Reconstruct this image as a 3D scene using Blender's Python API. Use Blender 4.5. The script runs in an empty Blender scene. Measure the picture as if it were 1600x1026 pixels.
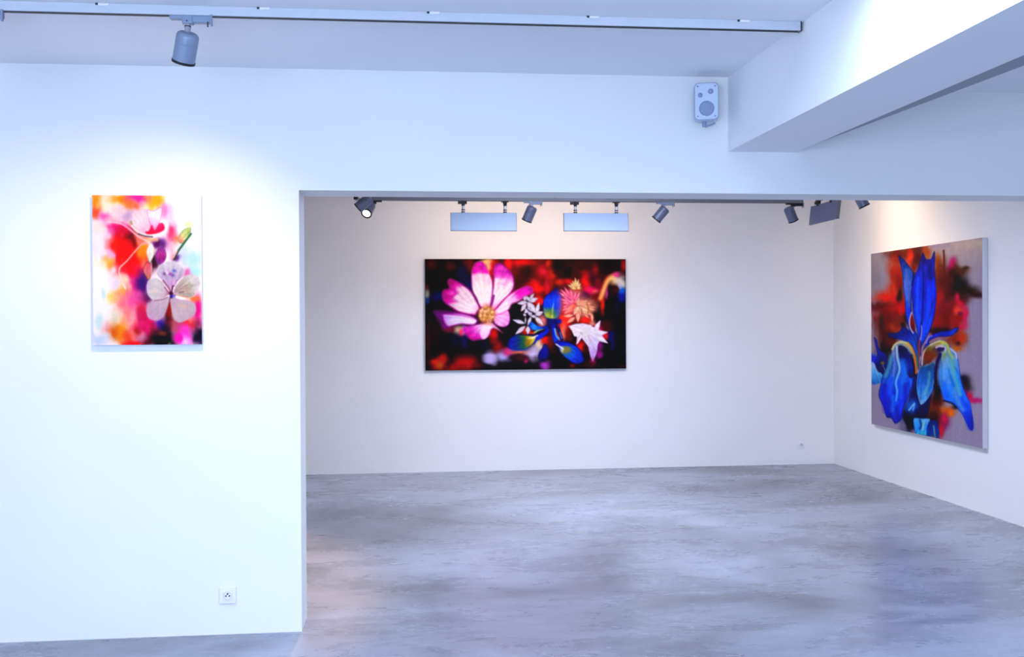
import bpy, bmesh, math
import numpy as np
from mathutils import Vector, Matrix

S = bpy.context.scene
C = S.collection

# ------------------------------------------------------------------ camera
CAM_H = 1.69
YAW, PITCH, ROLL = 0.102644, -0.007731, -0.005569
cam = bpy.data.cameras.new('camera')
cam.sensor_width = 36.0
cam.lens = 1555.0 / 1600.0 * 36.0
cam.clip_start = 0.05
camo = bpy.data.objects.new('camera', cam)
C.objects.link(camo)
_f = Vector((math.sin(YAW) * math.cos(PITCH), math.cos(YAW) * math.cos(PITCH), math.sin(PITCH)))
_r = Vector((math.cos(YAW), -math.sin(YAW), 0.0))
_u = _r.cross(_f)
_r2 = math.cos(ROLL) * _r + math.sin(ROLL) * _u
_u2 = -math.sin(ROLL) * _r + math.cos(ROLL) * _u
camo.matrix_world = Matrix(((_r2.x, _u2.x, -_f.x, 0), (_r2.y, _u2.y, -_f.y, 0), (_r2.z, _u2.z, -_f.z, CAM_H), (0, 0, 0, 1)))
S.camera = camo

# ------------------------------------------------------------------ view and world
S.view_settings.view_transform = 'Standard'
S.view_settings.look = 'None'
S.view_settings.gamma = 1.0
S.view_settings.use_curve_mapping = False
S.view_settings.exposure = 0.22
w = bpy.data.worlds.new('sky')
S.world = w
w.use_nodes = True
w.node_tree.nodes['Background'].inputs[0].default_value = (0.55, 0.72, 1.0, 1)
w.node_tree.nodes['Background'].inputs[1].default_value = 1.0

# ------------------------------------------------------------------ room, fitted to image coordinates; unseen parts assumed
YF, T = 5.512, 0.2686          # front face and thickness of the partition
YB = 11.178                    # rear wall of the back room
XR = -0.5945                   # left jamb of the opening
XW = 4.9285                    # right wall
ZC, ZC2, ZA = 3.066, 3.010, 3.20   # ceilings: left bay, right bay, back room
ZL = 2.407                     # underside of lintel
XL, Y0 = -4.2, -3.6            # left wall, rear wall behind the camera
XAL = -1.9                     # left wall of back room

# ------------------------------------------------------------------ daylight
def area_light(name, loc, aim, sx, sy, power, col, spread=180):
    l = bpy.data.lights.new(name, 'AREA')
    l.shape = 'RECTANGLE'; l.size = sx; l.size_y = sy
    l.energy = power; l.color = col; l.spread = math.radians(spread)
    o = bpy.data.objects.new(name, l); C.objects.link(o)
    o.location = loc
    o.rotation_euler = (Vector(aim) - Vector(loc)).to_track_quat('-Z', 'Y').to_euler()
    return o
DAY = (0.535, 0.69, 1.0)
area_light('window_daylight', (-1.8, Y0 + 0.05, 1.35), (-1.8, 5, 1.35), 3.6, 2.2, 350, DAY)
area_light('skylight_daylight', (1.0, 1.9, 3.95), (1.0, 1.9, 0), 1.3, 3.4, 250, DAY)
area_light('back_room_added_daylight', (1.65, 8.1, 3.85), (1.65, 8.1, 0), 1.8, 1.5, 190, (0.75, 0.81, 1.0))  # added overhead source; no skylight is visible in the back room

# ------------------------------------------------------------------ materials
def lin(c):
    c = np.asarray(c, float) / 255.0
    return np.where(c <= 0.04045, c / 12.92, ((c + 0.055) / 1.055) ** 2.4)
def mat(name, col, rough=0.5, metal=0.0, spec=0.5, noise=0.0, scale=20.0, bump=0.0, emit=None):
    m = bpy.data.materials.new(name); m.use_nodes = True
    nt = m.node_tree; b = nt.nodes['Principled BSDF']
    b.inputs['Roughness'].default_value = rough
    b.inputs['Metallic'].default_value = metal
    b.inputs['Specular IOR Level'].default_value = spec
    c = tuple(float(x) for x in lin(col))
    b.inputs['Base Color'].default_value = (*c, 1)
    if noise or bump:
        tc = nt.nodes.new('ShaderNodeTexCoord')
        n = nt.nodes.new('ShaderNodeTexNoise'); n.inputs['Scale'].default_value = scale
        n.inputs['Detail'].default_value = 6
        nt.links.new(tc.outputs['Object'], n.inputs['Vector'])
        if noise:
            r = nt.nodes.new('ShaderNodeValToRGB')
            r.color_ramp.elements[0].position = 0.3; r.color_ramp.elements[1].position = 0.7
            r.color_ramp.elements[0].color = (*[x * (1 - noise) for x in c], 1)
            r.color_ramp.elements[1].color = (*[min(1, x * (1 + noise)) for x in c], 1)
            nt.links.new(n.outputs['Fac'], r.inputs['Fac'])
            nt.links.new(r.outputs['Color'], b.inputs['Base Color'])
        if bump:
            bp = nt.nodes.new('ShaderNodeBump'); bp.inputs['Strength'].default_value = bump
            bp.inputs['Distance'].default_value = 0.002
            nt.links.new(n.outputs['Fac'], bp.inputs['Height'])
            nt.links.new(bp.outputs['Normal'], b.inputs['Normal'])
    if emit:
        b.inputs['Emission Color'].default_value = (*emit[0], 1)
        b.inputs['Emission Strength'].default_value = emit[1]
    return m

M_WALL = mat('white_wall_paint', (232, 231, 230), 0.75, spec=0.25, noise=0.008, scale=3.0, bump=0.05)
M_CEIL = mat('white_ceiling_paint', (238, 238, 239), 0.8, spec=0.2, noise=0.008, scale=2.0, bump=0.04)
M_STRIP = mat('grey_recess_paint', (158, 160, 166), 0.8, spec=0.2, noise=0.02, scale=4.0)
M_TRACK = mat('satin_white_aluminium', (196, 200, 208), 0.45, 0.1, noise=0.02, scale=30)
M_TRACKG = mat('satin_grey_aluminium', (120, 120, 126), 0.5, 0.25, noise=0.02, scale=30)
M_SLOT = mat('dark_track_slot', (26, 26, 34), 0.6, noise=0.1, scale=60)
M_LAMP = mat('metallic_grey_enamel', (132, 146, 168), 0.42, 0.15, noise=0.03, scale=120)
M_LAMP_SHADE = mat('shaded_grey_enamel', (104, 110, 134), 0.36, 0.3, noise=0.03, scale=120)  # lamp enamel darkened so back-room heads read as less lit
M_BLACK = mat('black_plastic', (14, 14, 16), 0.5, noise=0.1, scale=80)
M_STEEL = mat('brushed_steel_stem', (190, 194, 202), 0.3, 0.8, noise=0.03, scale=90)
M_PANEL = mat('pale_blue_grey_enamel', (156, 173, 200), 0.5, 0.1, noise=0.015, scale=15)
M_PANEL_SHADE = mat('shaded_blue_grey_enamel', (104, 108, 140), 0.5, 0.1, noise=0.015, scale=15)  # panel enamel with the shade on the right-hand washer put into its colour
M_GLOW = mat('lit_lamp_lens', (255, 250, 240), 0.4, noise=0.01, scale=50, emit=((1.0, 0.93, 0.78), 9.0))
M_PLAST = mat('white_plastic', (232, 230, 234), 0.35, noise=0.01, scale=50)
M_SOCK = mat('white_socket_recess', (205, 203, 212), 0.4, noise=0.01, scale=50)
M_HOLE = mat('dark_socket_hole', (30, 28, 40), 0.6, noise=0.05, scale=50)
M_SPK = mat('pale_grey_speaker_plastic', (196, 208, 226), 0.5, noise=0.02, scale=40)
M_GRILL = mat('grey_speaker_cone', (134, 150, 178), 0.6, noise=0.08, scale=200, bump=0.4)
M_CANVAS = mat('primed_canvas_edge', (214, 216, 222), 0.8, spec=0.2, noise=0.03, scale=150, bump=0.3)
M_CANVASR = mat('dark_red_painted_edge', (70, 10, 16), 0.8, spec=0.2, noise=0.2, scale=30)
M_GLASS = mat('window_glass', (220, 235, 245), 0.05, noise=0.01)

def floor_material():
    m = bpy.data.materials.new('polished_concrete'); m.use_nodes = True
    nt = m.node_tree; N = nt.nodes; L = nt.links; b = N['Principled BSDF']
    tc = N.new('ShaderNodeTexCoord')
    def noise(scale, detail, dist, vecscale=(1, 1, 1), rough=0.6):
        mp = N.new('ShaderNodeMapping'); mp.inputs['Scale'].default_value = vecscale
        L.new(tc.outputs['Object'], mp.inputs['Vector'])
        n = N.new('ShaderNodeTexNoise'); n.inputs['Scale'].default_value = scale
        n.inputs['Detail'].default_value = detail; n.inputs['Distortion'].default_value = dist
        n.inputs['Roughness'].default_value = rough
        L.new(mp.outputs['Vector'], n.inputs['Vector']); return n
    def ramp(src, stops):
        r = N.new('ShaderNodeValToRGB'); e = r.color_ramp.elements
        e[0].position, e[1].position = stops[0][0], stops[-1][0]
        e[0].color = (*lin(stops[0][1]), 1); e[1].color = (*lin(stops[-1][1]), 1)
        for p, c in stops[1:-1]:
            k = e.new(p); k.color = (*lin(c), 1)
        L.new(src, r.inputs['Fac']); return r
    big = noise(0.55, 6, 0.6, (0.8, 1.2, 1), 0.6)
    r1 = ramp(big.outputs['Fac'], [(0.32, (100, 101, 110)), (0.47, (136, 141, 153)), (0.66, (164, 171, 187))])
    med = noise(1.7, 13, 0.5, (0.55, 1.5, 1), 0.70)
    r2 = ramp(med.outputs['Fac'], [(0.31, (112, 108, 108)), (0.42, (200, 200, 204)), (0.60, (255, 255, 255))])
    mx = N.new('ShaderNodeMixRGB'); mx.blend_type = 'MULTIPLY'; mx.inputs[0].default_value = 0.46
    L.new(r1.outputs['Color'], mx.inputs[1]); L.new(r2.outputs['Color'], mx.inputs[2])
    fine = noise(11, 10, 0.8, (0.5, 1.6, 1), 0.78)
    r3 = ramp(fine.outputs['Fac'], [(0.36, (186, 186, 192)), (0.5, (240, 240, 242)), (0.62, (255, 255, 255))])
    mx2 = N.new('ShaderNodeMixRGB'); mx2.blend_type = 'MULTIPLY'; mx2.inputs[0].default_value = 0.40
    L.new(mx.outputs['Color'], mx2.inputs[1]); L.new(r3.outputs['Color'], mx2.inputs[2])
    L.new(mx2.outputs['Color'], b.inputs['Base Color'])
    rr = N.new('ShaderNodeMapRange'); rr.inputs['To Min'].default_value = 0.18; rr.inputs['To Max'].default_value = 0.38
    L.new(med.outputs['Fac'], rr.inputs['Value']); L.new(rr.outputs['Result'], b.inputs['Roughness'])
    b.inputs['Specular IOR Level'].default_value = 0.6
    bp = N.new('ShaderNodeBump'); bp.inputs['Strength'].default_value = 0.12; bp.inputs['Distance'].default_value = 0.004
    L.new(med.outputs['Fac'], bp.inputs['Height']); L.new(bp.outputs['Normal'], b.inputs['Normal'])
    return m
M_FLOOR = floor_material()

# ------------------------------------------------------------------ mesh helpers
def box(bm, x0, x1, y0, y1, z0, z1, bevel=0.0, mtx=None):
    r = bmesh.ops.create_cube(bm, size=1.0)
    vs = r['verts']
    for v in vs:
        v.co = Vector(((x0 + x1) / 2 + v.co.x * (x1 - x0), (y0 + y1) / 2 + v.co.y * (y1 - y0), (z0 + z1) / 2 + v.co.z * (z1 - z0)))
    if bevel:
        es = list({e for v in vs for e in v.link_edges})
        rb = bmesh.ops.bevel(bm, geom=es, offset=bevel, segments=2, affect='EDGES', profile=0.5)
        vs = list({v for v in rb['verts']} | {v for v in vs if v.is_valid})
    if mtx is not None:
        for v in vs: v.co = mtx @ v.co
    return vs
def lathe(bm, prof, seg=28, mtx=None, closed=True):
    """prof: list of (radius, z) revolved about z"""
    rings = []
    for r, z in prof:
        if r < 1e-6:
            rings.append([bm.verts.new((0, 0, z))])
        else:
            rings.append([bm.verts.new((r * math.cos(2 * math.pi * k / seg), r * math.sin(2 * math.pi * k / seg), z)) for k in range(seg)])
    for a, b_ in zip(rings[:-1], rings[1:]):
        for k in range(seg):
            k2 = (k + 1) % seg
            if len(a) == 1 and len(b_) == 1: continue
            if len(a) == 1: bm.faces.new((a[0], b_[k], b_[k2]))
            elif len(b_) == 1: bm.faces.new((a[k], b_[0], a[k2]))
            else: bm.faces.new((a[k], b_[k], b_[k2], a[k2]))
    vs = [v for r in rings for v in r]
    if mtx is not None:
        for v in vs: v.co = mtx @ v.co
    return vs
def obj(name, bm, m, parent=None, smooth=False):
    bmesh.ops.recalc_face_normals(bm, faces=bm.faces)
    me = bpy.data.meshes.new(name); bm.to_mesh(me); bm.free()
    me.materials.append(m)
    if smooth:
        me.polygons.foreach_set('use_smooth', [True] * len(me.polygons))
        try: me.set_sharp_from_angle(angle=math.radians(38))
        except Exception: pass
    o = bpy.data.objects.new(name, me); C.objects.link(o)
    if parent is not None: o.parent = parent
    return o
def thing(name, label, cat, loc=(0, 0, 0), rot=(0, 0, 0), group=None):
    o = bpy.data.objects.new(name, None); C.objects.link(o)
    o.empty_display_size = 0.05
    o.location = loc; o.rotation_euler = rot
    o['label'] = label; o['category'] = cat
    if group: o['group'] = group
    return o
def struct(name, bm, m, parent=None):
    o = obj(name, bm, m, parent)
    if parent is None: o['kind'] = 'structure'
    return o
def prism(bm, poly, z0, z1):
    a = [bm.verts.new((x, y, z0)) for x, y in poly]; b_ = [bm.verts.new((x, y, z1)) for x, y in poly]
    n = len(poly)
    bm.faces.new(a[::-1]); bm.faces.new(b_)
    for k in range(n): bm.faces.new((a[k], a[(k + 1) % n], b_[(k + 1) % n], b_[k]))

# ------------------------------------------------------------------ the setting
ZT = 4.1
bm = bmesh.new(); box(bm, XL - 0.2, XW + 0.2, Y0 - 0.2, YB + 0.2, -0.2, 0); struct('floor', bm, M_FLOOR)

# partition with the wide opening: left pier and lintel, one mesh
bm = bmesh.new()
prof = [(XL, 0), (XR, 0), (XR, ZL), (XW, ZL), (XW, ZA + 0.15), (XL, ZA + 0.15)]
a = [bm.verts.new((x, YF, z)) for x, z in prof]; b_ = [bm.verts.new((x, YF + T, z)) for x, z in prof]
bm.faces.new(a); bm.faces.new(b_[::-1])
for k in range(6): bm.faces.new((a[k], b_[k], b_[(k + 1) % 6], a[(k + 1) % 6]))
struct('wall_front', bm, M_WALL)

bm = bmesh.new(); box(bm, XAL - 0.2, XW + 0.2, YB, YB + 0.2, 0, ZA + 0.15); struct('wall_back', bm, M_WALL)
bm = bmesh.new(); box(bm, XW, XW + 0.2, Y0, YB, 0, ZA + 0.15); struct('wall_right', bm, M_WALL)
bm = bmesh.new(); box(bm, XL - 0.2, XL, Y0, YF + T, 0, ZA + 0.15); struct('wall_left', bm, M_WALL)
bm = bmesh.new(); box(bm, XAL - 0.2, XAL, YF + T, YB, 0, ZA + 0.15); struct('wall_alcove', bm, M_WALL)
# wall behind the camera with its window opening
WX0, WX1, WZ0, WZ1 = -3.6, 3.0, 0.25, 2.65
bm = bmesh.new()
box(bm, XL, WX0, Y0 - 0.2, Y0, 0, ZA); box(bm, WX1, XW, Y0 - 0.2, Y0, 0, ZA)
box(bm, WX0, WX1, Y0 - 0.2, Y0, 0, WZ0); box(bm, WX0, WX1, Y0 - 0.2, Y0, WZ1, ZA)
struct('wall_rear', bm, M_WALL)
bm = bmesh.new()
for x in (WX0, -1.4, 0.8, WX1 - 0.06): box(bm, x, x + 0.06, Y0 - 0.14, Y0 - 0.07, WZ0, WZ1)
for z in (WZ0, WZ1 - 0.06): box(bm, WX0, WX1, Y0 - 0.14, Y0 - 0.07, z, z + 0.06)
wf = struct('window_1', bm, M_TRACK)

# beam line is turned a fraction against the walls
def bxl(y): return 1.809 + (YF - y) * 0.0118
def bxr(y): return 2.207 + (YF - y) * 0.0100
def bxs(y): return 2.209 + (YF - y) * 0.0660
# left bay ceiling with the skylight opening
SX0, SX1, SY0, SY1 = 0.35, 1.70, 0.2, 3.62
bm = bmesh.new()
prism(bm, [(XL, Y0), (SX0, Y0), (SX0, YF), (XL, YF)], ZC, ZC + 0.12)
prism(bm, [(SX0, SY1), (bxl(SY1), SY1), (bxl(YF), YF), (SX0, YF)], ZC, ZC + 0.12)
prism(bm, [(SX0, Y0), (bxl(Y0), Y0), (bxl(SY0), SY0), (SX0, SY0)], ZC, ZC + 0.12)
box(bm, SX0 - 0.1, SX0, SY0, SY1, ZC + 0.12, ZT)            # shaft of the skylight
box(bm, SX0 - 0.1, bxl(0) + 0.1, SY1, SY1 + 0.1, ZC + 0.12, ZT)
box(bm, SX0 - 0.1, bxl(0) + 0.1, SY0 - 0.1, SY0, ZC + 0.12, ZT)
struct('ceiling', bm, M_CEIL)
bm = bmesh.new()
prism(bm, [(bxs(Y0), Y0), (XW, Y0), (XW, YF), (bxs(YF), YF)], ZC2, ZC2 + 0.14)
struct('ceiling_right', bm, M_CEIL)
AX0, AX1, AY0, AY1 = 0.70, 2.60, 7.25, 8.95                # unseen skylight, added and placed to light the back room
bm = bmesh.new()
box(bm, XAL, AX0, YF + T, YB, ZA, ZA + 0.12); box(bm, AX1, XW, YF + T, YB, ZA, ZA + 0.12)
box(bm, AX0, AX1, YF + T, AY0, ZA, ZA + 0.12); box(bm, AX0, AX1, AY1, YB, ZA, ZA + 0.12)
box(bm, AX0 - 0.1, AX0, AY0, AY1, ZA + 0.12, 3.95); box(bm, AX1, AX1 + 0.1, AY0, AY1, ZA + 0.12, 3.95)
box(bm, AX0 - 0.1, AX1 + 0.1, AY0 - 0.1, AY0, ZA + 0.12, 3.95); box(bm, AX0 - 0.1, AX1 + 0.1, AY1, AY1 + 0.1, ZA + 0.12, 3.95)
struct('ceiling_alcove', bm, M_CEIL)
bm = bmesh.new()
prism(bm, [(bxl(Y0), Y0), (bxr(Y0), Y0), (bxr(YF), YF), (bxl(YF), YF)], 2.645, ZT)
struct('trim_1', bm, M_CEIL)                                # deep boxed beam
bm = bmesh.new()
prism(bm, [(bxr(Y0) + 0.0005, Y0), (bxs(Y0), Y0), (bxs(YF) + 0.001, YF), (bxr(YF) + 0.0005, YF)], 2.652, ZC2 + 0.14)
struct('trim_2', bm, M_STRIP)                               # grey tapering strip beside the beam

# ------------------------------------------------------------------ oil paintings (procedural, brushed in code)
def homography(q):
    """unit square (0,0)(1,0)(1,1)(0,1) -> quad q"""
    A = []; B = []
    for (u, v), (x, y) in zip([(0, 0), (1, 0), (1, 1), (0, 1)], q):
        A.append([u, v, 1, 0, 0, 0, -u * x, -v * x]); B.append(x)
        A.append([0, 0, 0, u, v, 1, -u * y, -v * y]); B.append(y)
    h = np.linalg.solve(np.array(A, float), np.array(B, float))
    return np.append(h, 1).reshape(3, 3)

class Sheet:
    """a paint surface; strokes are given in drawing units, laid on the canvas through the drawing's four corners"""
    def __init__(s, nx, ny, quad, base, seed):
        s.nx, s.ny = nx, ny
        H = homography(quad)  # quad holds the painting's corners in image pixels
        u, v = np.meshgrid(np.linspace(0, 1, nx), np.linspace(0, 1, ny))
        wv = H[2, 0] * u + H[2, 1] * v + H[2, 2]
        s.X = (H[0, 0] * u + H[0, 1] * v + H[0, 2]) / wv
        s.Y = (H[1, 0] * u + H[1, 1] * v + H[1, 2]) / wv
        s.P = np.zeros((ny, nx, 3)) + np.array(base, float)
        s.rng = np.random.RandomState(seed)
        s.off = (0, 0, 1); s.grow = 1.14
        # value noise for wobbly edges and brush texture
        s.N1 = s.noise(26, 26); s.N2 = s.noise(26, 26); s.V = s.noise(90, 12); s.F = s.noise(110, 110)
    def noise(s, gx, gy):
        g = s.rng.rand(gy + 2, gx + 2)
        x = np.linspace(0, gx, s.nx); y = np.linspace(0, gy, s.ny)
        xi = x.astype(int).clip(0, gx); yi = y.astype(int).clip(0, gy)
        fx = x - xi; fy = y - yi; fx = fx * fx * (3 - 2 * fx); fy = fy * fy * (3 - 2 * fy)
        a = g[yi][:, xi]; b = g[yi][:, xi + 1]; c = g[yi + 1][:, xi]; d = g[yi + 1][:, xi + 1]
        fx = fx[None, :]; fy = fy[:, None]
        return (a * (1 - fx) + b * fx) * (1 - fy) + (c * (1 - fx) + d * fx) * fy - 0.5
    def at(s, ox, oy, k): s.off = (ox, oy, k)  # origin of an image crop in image pixels, and its zoom
    def pt(s, p): return (s.off[0] + p[0] / s.off[2], s.off[1] + p[1] / s.off[2])
    def mix(s, sl, a, col):
        P = s.P[sl]
        P += a[..., None] * (np.asarray(col, float) - P)
    def win(s, x0, x1, y0, y1):
        m = (s.X >= x0) & (s.X <= x1) & (s.Y >= y0) & (s.Y <= y1)
        r = np.where(m.any(1))[0]; c = np.where(m.any(0))[0]
        if len(r) == 0 or len(c) == 0: return None
        return (slice(r[0], r[-1] + 1), slice(c[0], c[-1] + 1))
    def blob(s, x, y, rx, ry, col, a=1.0, wob=0.55, p=2.6):
        if p < 3 and wob > .5: rx *= s.grow; ry *= s.grow
        cx, cy = s.pt((x, y)); rx = rx / s.off[2]; ry = ry / s.off[2]
        sl = s.win(cx - 1.7 * rx, cx + 1.7 * rx, cy - 1.7 * ry, cy + 1.7 * ry)
        if sl is None: return
        dx = (s.X[sl] - cx) / rx + wob * s.N1[sl]; dy = (s.Y[sl] - cy) / ry + wob * s.N2[sl]
        d = np.sqrt(dx * dx + dy * dy)
        s.mix(sl, a * np.exp(-np.power(d / 0.95, p) * 0.9), col)
    def curve(s, pts, n=6):
        P = np.array([s.pt(p) for p in pts]); m = len(P); out = []
        for i in range(m):
            p0, p1, p2, p3 = P[(i - 1) % m], P[i], P[(i + 1) % m], P[(i + 2) % m]
            for t in np.linspace(0, 1, n, endpoint=False):
                out.append(0.5 * ((2 * p1) + (-p0 + p2) * t + (2 * p0 - 5 * p1 + 4 * p2 - p3) * t * t + (-p0 + 3 * p1 - 3 * p2 + p3) * t ** 3))
        return np.array(out)
    def sdist(s, Q, sl, closed=True):
        X = s.X[sl]; Y = s.Y[sl]; d = np.full(X.shape, 1e9); ins = np.zeros(X.shape, bool); tt = np.zeros(X.shape)
        n = len(Q); rngk = range(n if closed else n - 1)
        for i in rngk:
            a = Q[i]; b = Q[(i + 1) % n]; e = b - a; L2 = e @ e + 1e-12
            t = (((X - a[0]) * e[0] + (Y - a[1]) * e[1]) / L2).clip(0, 1)
            dd = np.hypot(X - a[0] - t * e[0], Y - a[1] - t * e[1])
            tt = np.where(dd < d, (i + t) / max(1, n - 1), tt); d = np.minimum(d, dd)
            if closed:
                c = ((a[1] > Y) != (b[1] > Y)) & (X < (b[0] - a[0]) * (Y - a[1]) / (b[1] - a[1] + 1e-12) + a[0])
                ins ^= c
        return (np.where(ins, d, -d) if closed else d), tt
    def petal(s, pts, base, tip, cols, edge=None, ew=2.0, soft=0.7, streak=0.25, freq=26, a=1.0, sharp=False, seed=0):
        """cols: colours from base to tip; edge: rim colour; streak: strength of the veins fanning out from the base"""
        Q = np.array([s.pt(p) for p in pts]) if sharp else s.curve(pts)
        m = 2.5 * soft + 1
        sl = s.win(Q[:, 0].min() - m, Q[:, 0].max() + m, Q[:, 1].min() - m, Q[:, 1].max() + m)
        if sl is None: return
        d, _ = s.sdist(Q, sl)
        B = np.array(s.pt(base)); Tp = np.array(s.pt(tip)); ax = Tp - B; L = np.hypot(*ax) + 1e-9
        X = s.X[sl] - B[0]; Y = s.Y[sl] - B[1]
        t = ((X * ax[0] + Y * ax[1]) / L / L + 0.22 * s.N1[sl]).clip(0, 1)
        ang = np.arctan2(X * ax[1] - Y * ax[0], X * ax[0] + Y * ax[1])
        cols = np.array(cols, float); k = t * (len(cols) - 1); i = k.astype(int).clip(0, len(cols) - 2) if len(cols) > 1 else None
        if len(cols) == 1: col = np.zeros(t.shape + (3,)) + cols[0]
        else:
            f = (k - i)[..., None]; col = cols[i] * (1 - f) + cols[i + 1] * f
        v = np.sin(ang * freq + 3 * s.N2[sl] + seed) * 0.5 + np.sin(ang * freq * 2.3 + 1.7 + seed) * 0.3 + 0.6 * s.F[sl]
        col = col * (1 + streak * np.minimum(v, .5)[..., None] * 0.36)
        if edge is not None:
            e = np.exp(-(d.clip(0) / ew) ** 2)[..., None]
            col = col * (1 - e) + np.array(edge, float) * e
        al = (0.5 + d / (2 * soft)).clip(0, 1) * a
        P = s.P[sl]; P += al[..., None] * (col - P)
    def stroke(s, pts, wd, col, col2=None, soft=0.6, a=1.0, taper=0.0):
        Q = np.array([s.pt(p) for p in pts]); wd = wd / s.off[2] / 2
        if len(Q) > 2:
            out = []
            for i in range(len(Q) - 1):
                p0 = Q[max(0, i - 1)]; p1 = Q[i]; p2 = Q[i + 1]; p3 = Q[min(len(Q) - 1, i + 2)]
                for t in np.linspace(0, 1, 6, endpoint=False):
                    out.append(0.5 * ((2 * p1) + (-p0 + p2) * t + (2 * p0 - 5 * p1 + 4 * p2 - p3) * t * t + (-p0 + 3 * p1 - 3 * p2 + p3) * t ** 3))
            out.append(Q[-1]); Q = np.array(out)
        m = wd + 2 * soft + 1
        sl = s.win(Q[:, 0].min() - m, Q[:, 0].max() + m, Q[:, 1].min() - m, Q[:, 1].max() + m)
        if sl is None: return
        d, t = s.sdist(Q, sl, False)
        wv = wd * (1 - taper * t)
        al = (0.5 + (wv - d) / (2 * soft)).clip(0, 1) * a
        c = np.array(col, float)
        if col2 is not None: c = c * (1 - t[..., None]) + np.array(col2, float) * t[..., None]
        P = s.P[sl]; P += al[..., None] * (c - P)
    def leaf(s, b, t, wd, cols, edge=None, ew=0.6, soft=0.45, streak=0.2, fat=0.5, a=1.0):
        b = np.array(b, float); t = np.array(t, float); ax = t - b; n = np.array([-ax[1], ax[0]]) / (np.hypot(*ax) + 1e-9)
        h = wd / 2
        pts = [b, b + ax * fat * 0.5 + n * h * 0.8, b + ax * fat + n * h, b + ax * (fat + 1) / 2 + n * h * 0.62, t,
               b + ax * (fat + 1) / 2 - n * h * 0.62, b + ax * fat - n * h, b + ax * fat * 0.5 - n * h * 0.8]
        s.petal([tuple(p) for p in pts], tuple(b), tuple(t), cols, edge, ew, soft, streak, 14, a)
    def finish(s, k=7.0, vert=5.0, soften=1):
        for _ in range(soften):
            Q = np.pad(s.P, ((1, 1), (1, 1), (0, 0)), 'edge')
            s.P = .4 * s.P + .15 * (Q[:-2, 1:-1] + Q[2:, 1:-1] + Q[1:-1, :-2] + Q[1:-1, 2:])
        s.P += (s.F * k + s.V * vert)[..., None]
        s.P = s.P.clip(0, 255)

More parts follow.
